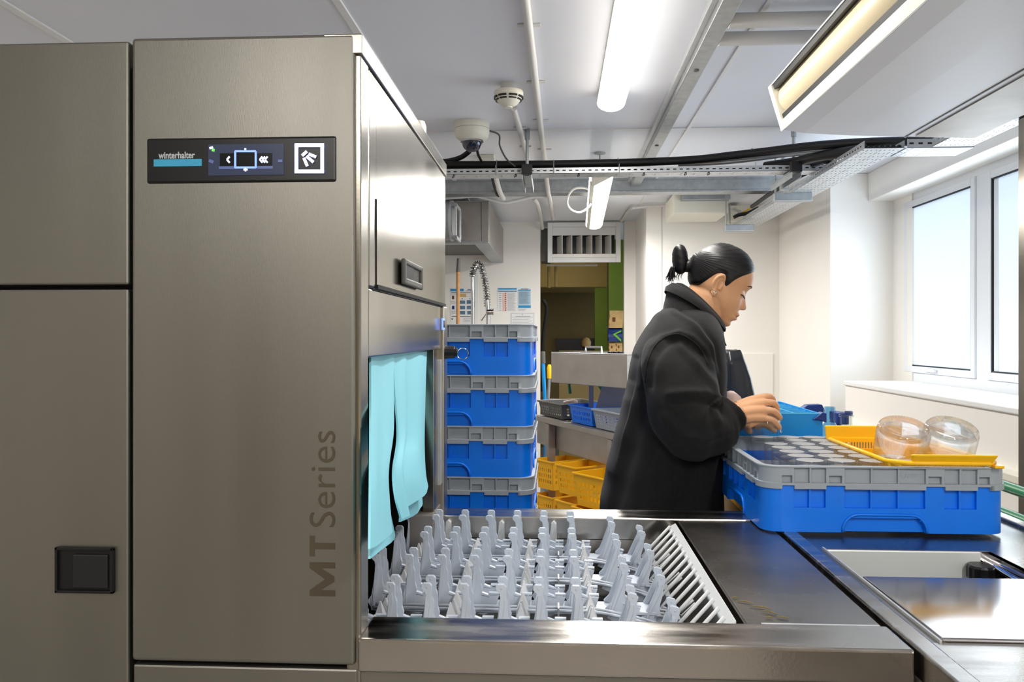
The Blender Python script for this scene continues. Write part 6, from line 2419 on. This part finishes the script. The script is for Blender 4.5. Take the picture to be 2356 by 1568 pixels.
sleeve([P3(1545, 800, 2.12), P3(1552, 832, 2.065), P3(1562, 875, 2.025), P3(1572, 930, 2.00), P3(1592, 975, 1.985), P3(1625, 985, 1.985), P3(1655, 968, 1.995), P3(1678, 951, 2.012)],
       [.066, .082, .088, .089, .084, .071, .058, .046], 0)
sleeve([P3(1560, 788, 2.28), P3(1575, 830, 2.34), P3(1590, 890, 2.37), P3(1605, 950, 2.37), P3(1645, 955, 2.35), P3(1682, 945, 2.27)],
       [.070, .084, .080, .072, .056, .043], 2)


def Fpx(pts):
    return [(lambda p: (p.x, p.z))(Q(a_, b_, Y=2.02)) for a_, b_ in pts]


FOLDS = [  # polyline in the photograph, amplitude, half width
    ([(1481, 890), (1486, 840), (1500, 800), (1525, 775), (1561, 766), (1592, 779), (1616, 803), (1632, 840)], .0060, .008),
    ([(1492, 885), (1497, 845), (1512, 808), (1535, 787), (1562, 778), (1588, 790), (1608, 812)], -.0060, .009),
    ([(1560, 716), (1600, 748), (1632, 795), (1648, 850)], .005, .008),
    ([(1575, 712), (1612, 748), (1642, 795), (1654, 850)], -.004, .007),
    ([(1535, 720), (1500, 760), (1478, 815)], .004, .010),
    ([(1520, 735), (1492, 775), (1470, 830), (1462, 880)], -.003, .008),
    ([(1563, 800), (1598, 840), (1632, 880), (1640, 915)], .0055, .010),
    ([(1530, 900), (1570, 895), (1610, 897), (1640, 912)], .006, .010),
    ([(1540, 915), (1580, 911), (1620, 915)], -.006, .010),
    ([(1520, 950), (1560, 990), (1610, 1000), (1650, 985)], .006, .012),
    ([(1640, 912), (1630, 950), (1640, 990)], .003, .008),
    ([(1652, 915), (1644, 950), (1655, 985)], -.002, .006),
    ([(1664, 915), (1660, 945), (1668, 980)], .002, .006),
    ([(1505, 830), (1500, 880), (1512, 930), (1530, 985)], .004, .012),
    ([(1520, 1040), (1500, 1100), (1495, 1170)], .005, .012),
    ([(1450, 930), (1440, 1010), (1420, 1100)], .004, .012),
    ([(1610, 1060), (1600, 1110), (1610, 1170)], .005, .010),
    ([(1545, 1060), (1560, 1110), (1550, 1170)], -.005, .010),
]
FOLDS = [(Fpx(a_), b_, c_) for a_, b_, c_ in FOLDS]


def segd(x, z, pts):
    best = 9
    for (x0_, z0_), (x1_, z1_) in zip(pts, pts[1:]):
        dx, dz = x1_ - x0_, z1_ - z0_
        t = max(0, min(1, ((x - x0_) * dx + (z - z0_) * dz) / (dx * dx + dz * dz)))
        e = math.hypot(x - x0_ - t * dx, z - z0_ - t * dz)
        best = min(best, e)
    return best


def fold(co, n_):
    """cloth folds: armhole seam and drags"""
    if n_.y > .35:
        return 0
    k = min(1, max(0, (.35 - n_.y) / .5))
    d = .0012 * math.sin(38 * co.x + 22 * co.z + 3 * math.sin(9 * co.z)) + .0010 * math.sin(70 * (co.x * .5 - co.z) + 2 * math.sin(20 * co.x))
    for pts, am, w in FOLDS:
        e = segd(co.x, co.z, pts)
        if e < w * 2.2:
            d += am * math.exp(-(e / w) ** 2)
    return d * k


jacket = remeshed(jk, 'fleece_jacket', .0046, 2, M['fleece'], ps, disp=fold)
from mathutils.bvhtree import BVHTree
_bv = BVHTree.FromPolygons([v.co + wpos(ps) for v in jacket.data.vertices], [tuple(p.vertices) for p in jacket.data.polygons])


def on_jacket(pts, r, nm):
    out = []
    for a_, b_ in smoothpath([(x, y, 0) for x, y in pts], 8) if 0 else [tuple(v)[:2] for v in smoothpath([(x, y, 0) for x, y in pts], 8)]:
        d = (Q(a_, b_, Y=2.0) - Vector((0, 0, CAMZ))).normalized()
        hit = _bv.ray_cast(Vector((0, 0, CAMZ)), d)
        if hit[0]:
            out.append(hit[0] + hit[1] * .0006)
    return MB().tube(out, r, 6).build(nm, M['fleece'], ps, smooth='all')


on_jacket([(1484, 880), (1489, 838), (1504, 800), (1528, 777), (1561, 768), (1590, 781), (1613, 804), (1628, 838)], .0022, 'armhole_seam')
on_jacket([(1568, 1060), (1580, 1090), (1580, 1125), (1566, 1150)], .0014, 'pocket_seam')
# collar standing round the neck: outer wall, rolled edge, inner wall
def cring(cx, cy, dx, dy, depth, y=PY):
    c = Q(cx, cy, Y=y)
    e = Q(cx + dx, cy + dy, Y=y) - c
    return [c + e * math.cos(2 * PI * k / 56) + Vector((0, 1, 0)) * (depth * (1 + .04 * math.sin(4 * PI * k / 56))) * math.sin(2 * PI * k / 56) for k in range(56)]


cl_ = MB()
R_ = [cring(1596, 765, 72, 30, .140), cring(1595, 742, 68, 40, .118), cring(1598, 722, 65, 46, .102), cring(1603, 708, 61, 50, .090), cring(1610, 699, 53, 49, .080), cring(1613.5, 697.5, 49.5, 47, .0755),
      cring(1615, 700, 46, 44, .0715), cring(1613, 712, 44, 40, .070), cring(1606, 740, 44, 34, .073)]
cl_.rings(R_, cap=False)
co_ = cl_.build('collar', M['fleece'], ps, smooth='all')
# folded band at the back of the collar
bd = MB()
bd.rings([cring(1598, 716, 69, 47, .108), cring(1600, 708, 68, 50, .106), cring(1606, 700, 60, 50, .092), cring(1610, 700, 54, 48, .082)], cap=False)
bd.build('collar_fold', M['fleece'], ps, smooth='all')
# zip
zpth = smoothpath([Q(x, y, Y=PY) for x, y in ((1663, 752), (1658, 765), (1656.5, 780), (1660.5, 797), (1662.5, 830), (1663.8, 870), (1664.5, 905), (1664, 950), (1662, 1000), (1660, 1060), (1659, 1120), (1661, 1170), (1662, 1280))], 10)
MB().tube([p + Vector((.001, 0, 0)) for p in zpth], .0042, 6).build('zip_tape', M['trouser'], ps, smooth='all')
zt_m = MB()
for k in range(0, len(zpth) - 1):
    for f_ in (.0, .33, .66):
        p = zpth[k].lerp(zpth[k + 1], f_)
        zt_m.box(p.x + .001, p.x + .0062, p.y - .0032, p.y + .0032, p.z - .0007, p.z + .0007)
tag(zt_m.build('zip_teeth', M['greyb'], ps), kind='stuff')
# cuff end of the left inner sleeve, pale shirt
MB().tube([P3(1672, 925, 2.26), P3(1680, 923, 2.24), P3(1690, 928, 2.225)], [.026, .030, .026], 18).build('shirt_cuff', M['cuff'], ps, smooth='all')

# trousers and shoes
tr_ = MB()
for sy in (-.09, .09):
    tr_.tube(smoothpath([(.275, PY + sy * .8, .80), (.28, PY + sy, .62), (.285, PY + sy, .45), (.275, PY + sy, .25), (.265, PY + sy, .07)], 5), [.115 - .0028 * k for k in range(21)], 20)
tr_.rings([[(.272 + .125 * math.cos(2 * PI * k / 30), PY + .17 * math.sin(2 * PI * k / 30), z) for k in range(30)] for z in (.70, .78, .86)])
remeshed(tr_, 'trousers', .008, 2, M['trouser'], ps)
for sy in (-.09, .09):
    rr = []
    for i in range(10):
        t = i / 9
        x = .20 + .25 * t
        hh = .09 - .05 * t ** 1.5
        wv = .040 + .010 * math.sin(t * PI)
        e = .5 if i in (0, 9) else 1
        rr.append([(x, PY + sy + wv * e * math.cos(2 * PI * k / 16), max(.0, hh / 2 * (1 + math.sin(2 * PI * k / 16)) * (1 if e == 1 else .8))) for k in range(16)])
    MB().rings(rr).build('shoe', M['rubber'], ps, smooth='all')

# tumbler held in the hands
gt, gb_ = P3(1754, 948, 2.115), P3(1764, 1003, 2.105)
axg = (gt - gb_).normalized()
mtx = axg.to_track_quat('Z', 'Y').to_matrix().to_4x4()
r = .040
h = .088
c = P3(1765, 999, 2.105)
tumb = MB()
pf = [(r * .92, 0), (r * .97, .002), (r, h * .5), (r * .90, h * .9), (r * .8, h), (r * .4, h + .0005), (.0005, h)]
pi_ = [(.0005, h - .010), (r * .7, h - .009), (r * .84, h * .85), (r * .93, h * .5), (r * .9, .002), (r * .92, 0)]
tumb.lathe(pf + pi_, c, 36, mtx)
tg = tumb.build('tumbler', M['glass'], None, smooth=True)
tag(tg, 'clear tumbler held upside down in the hands of the person', 'glass')
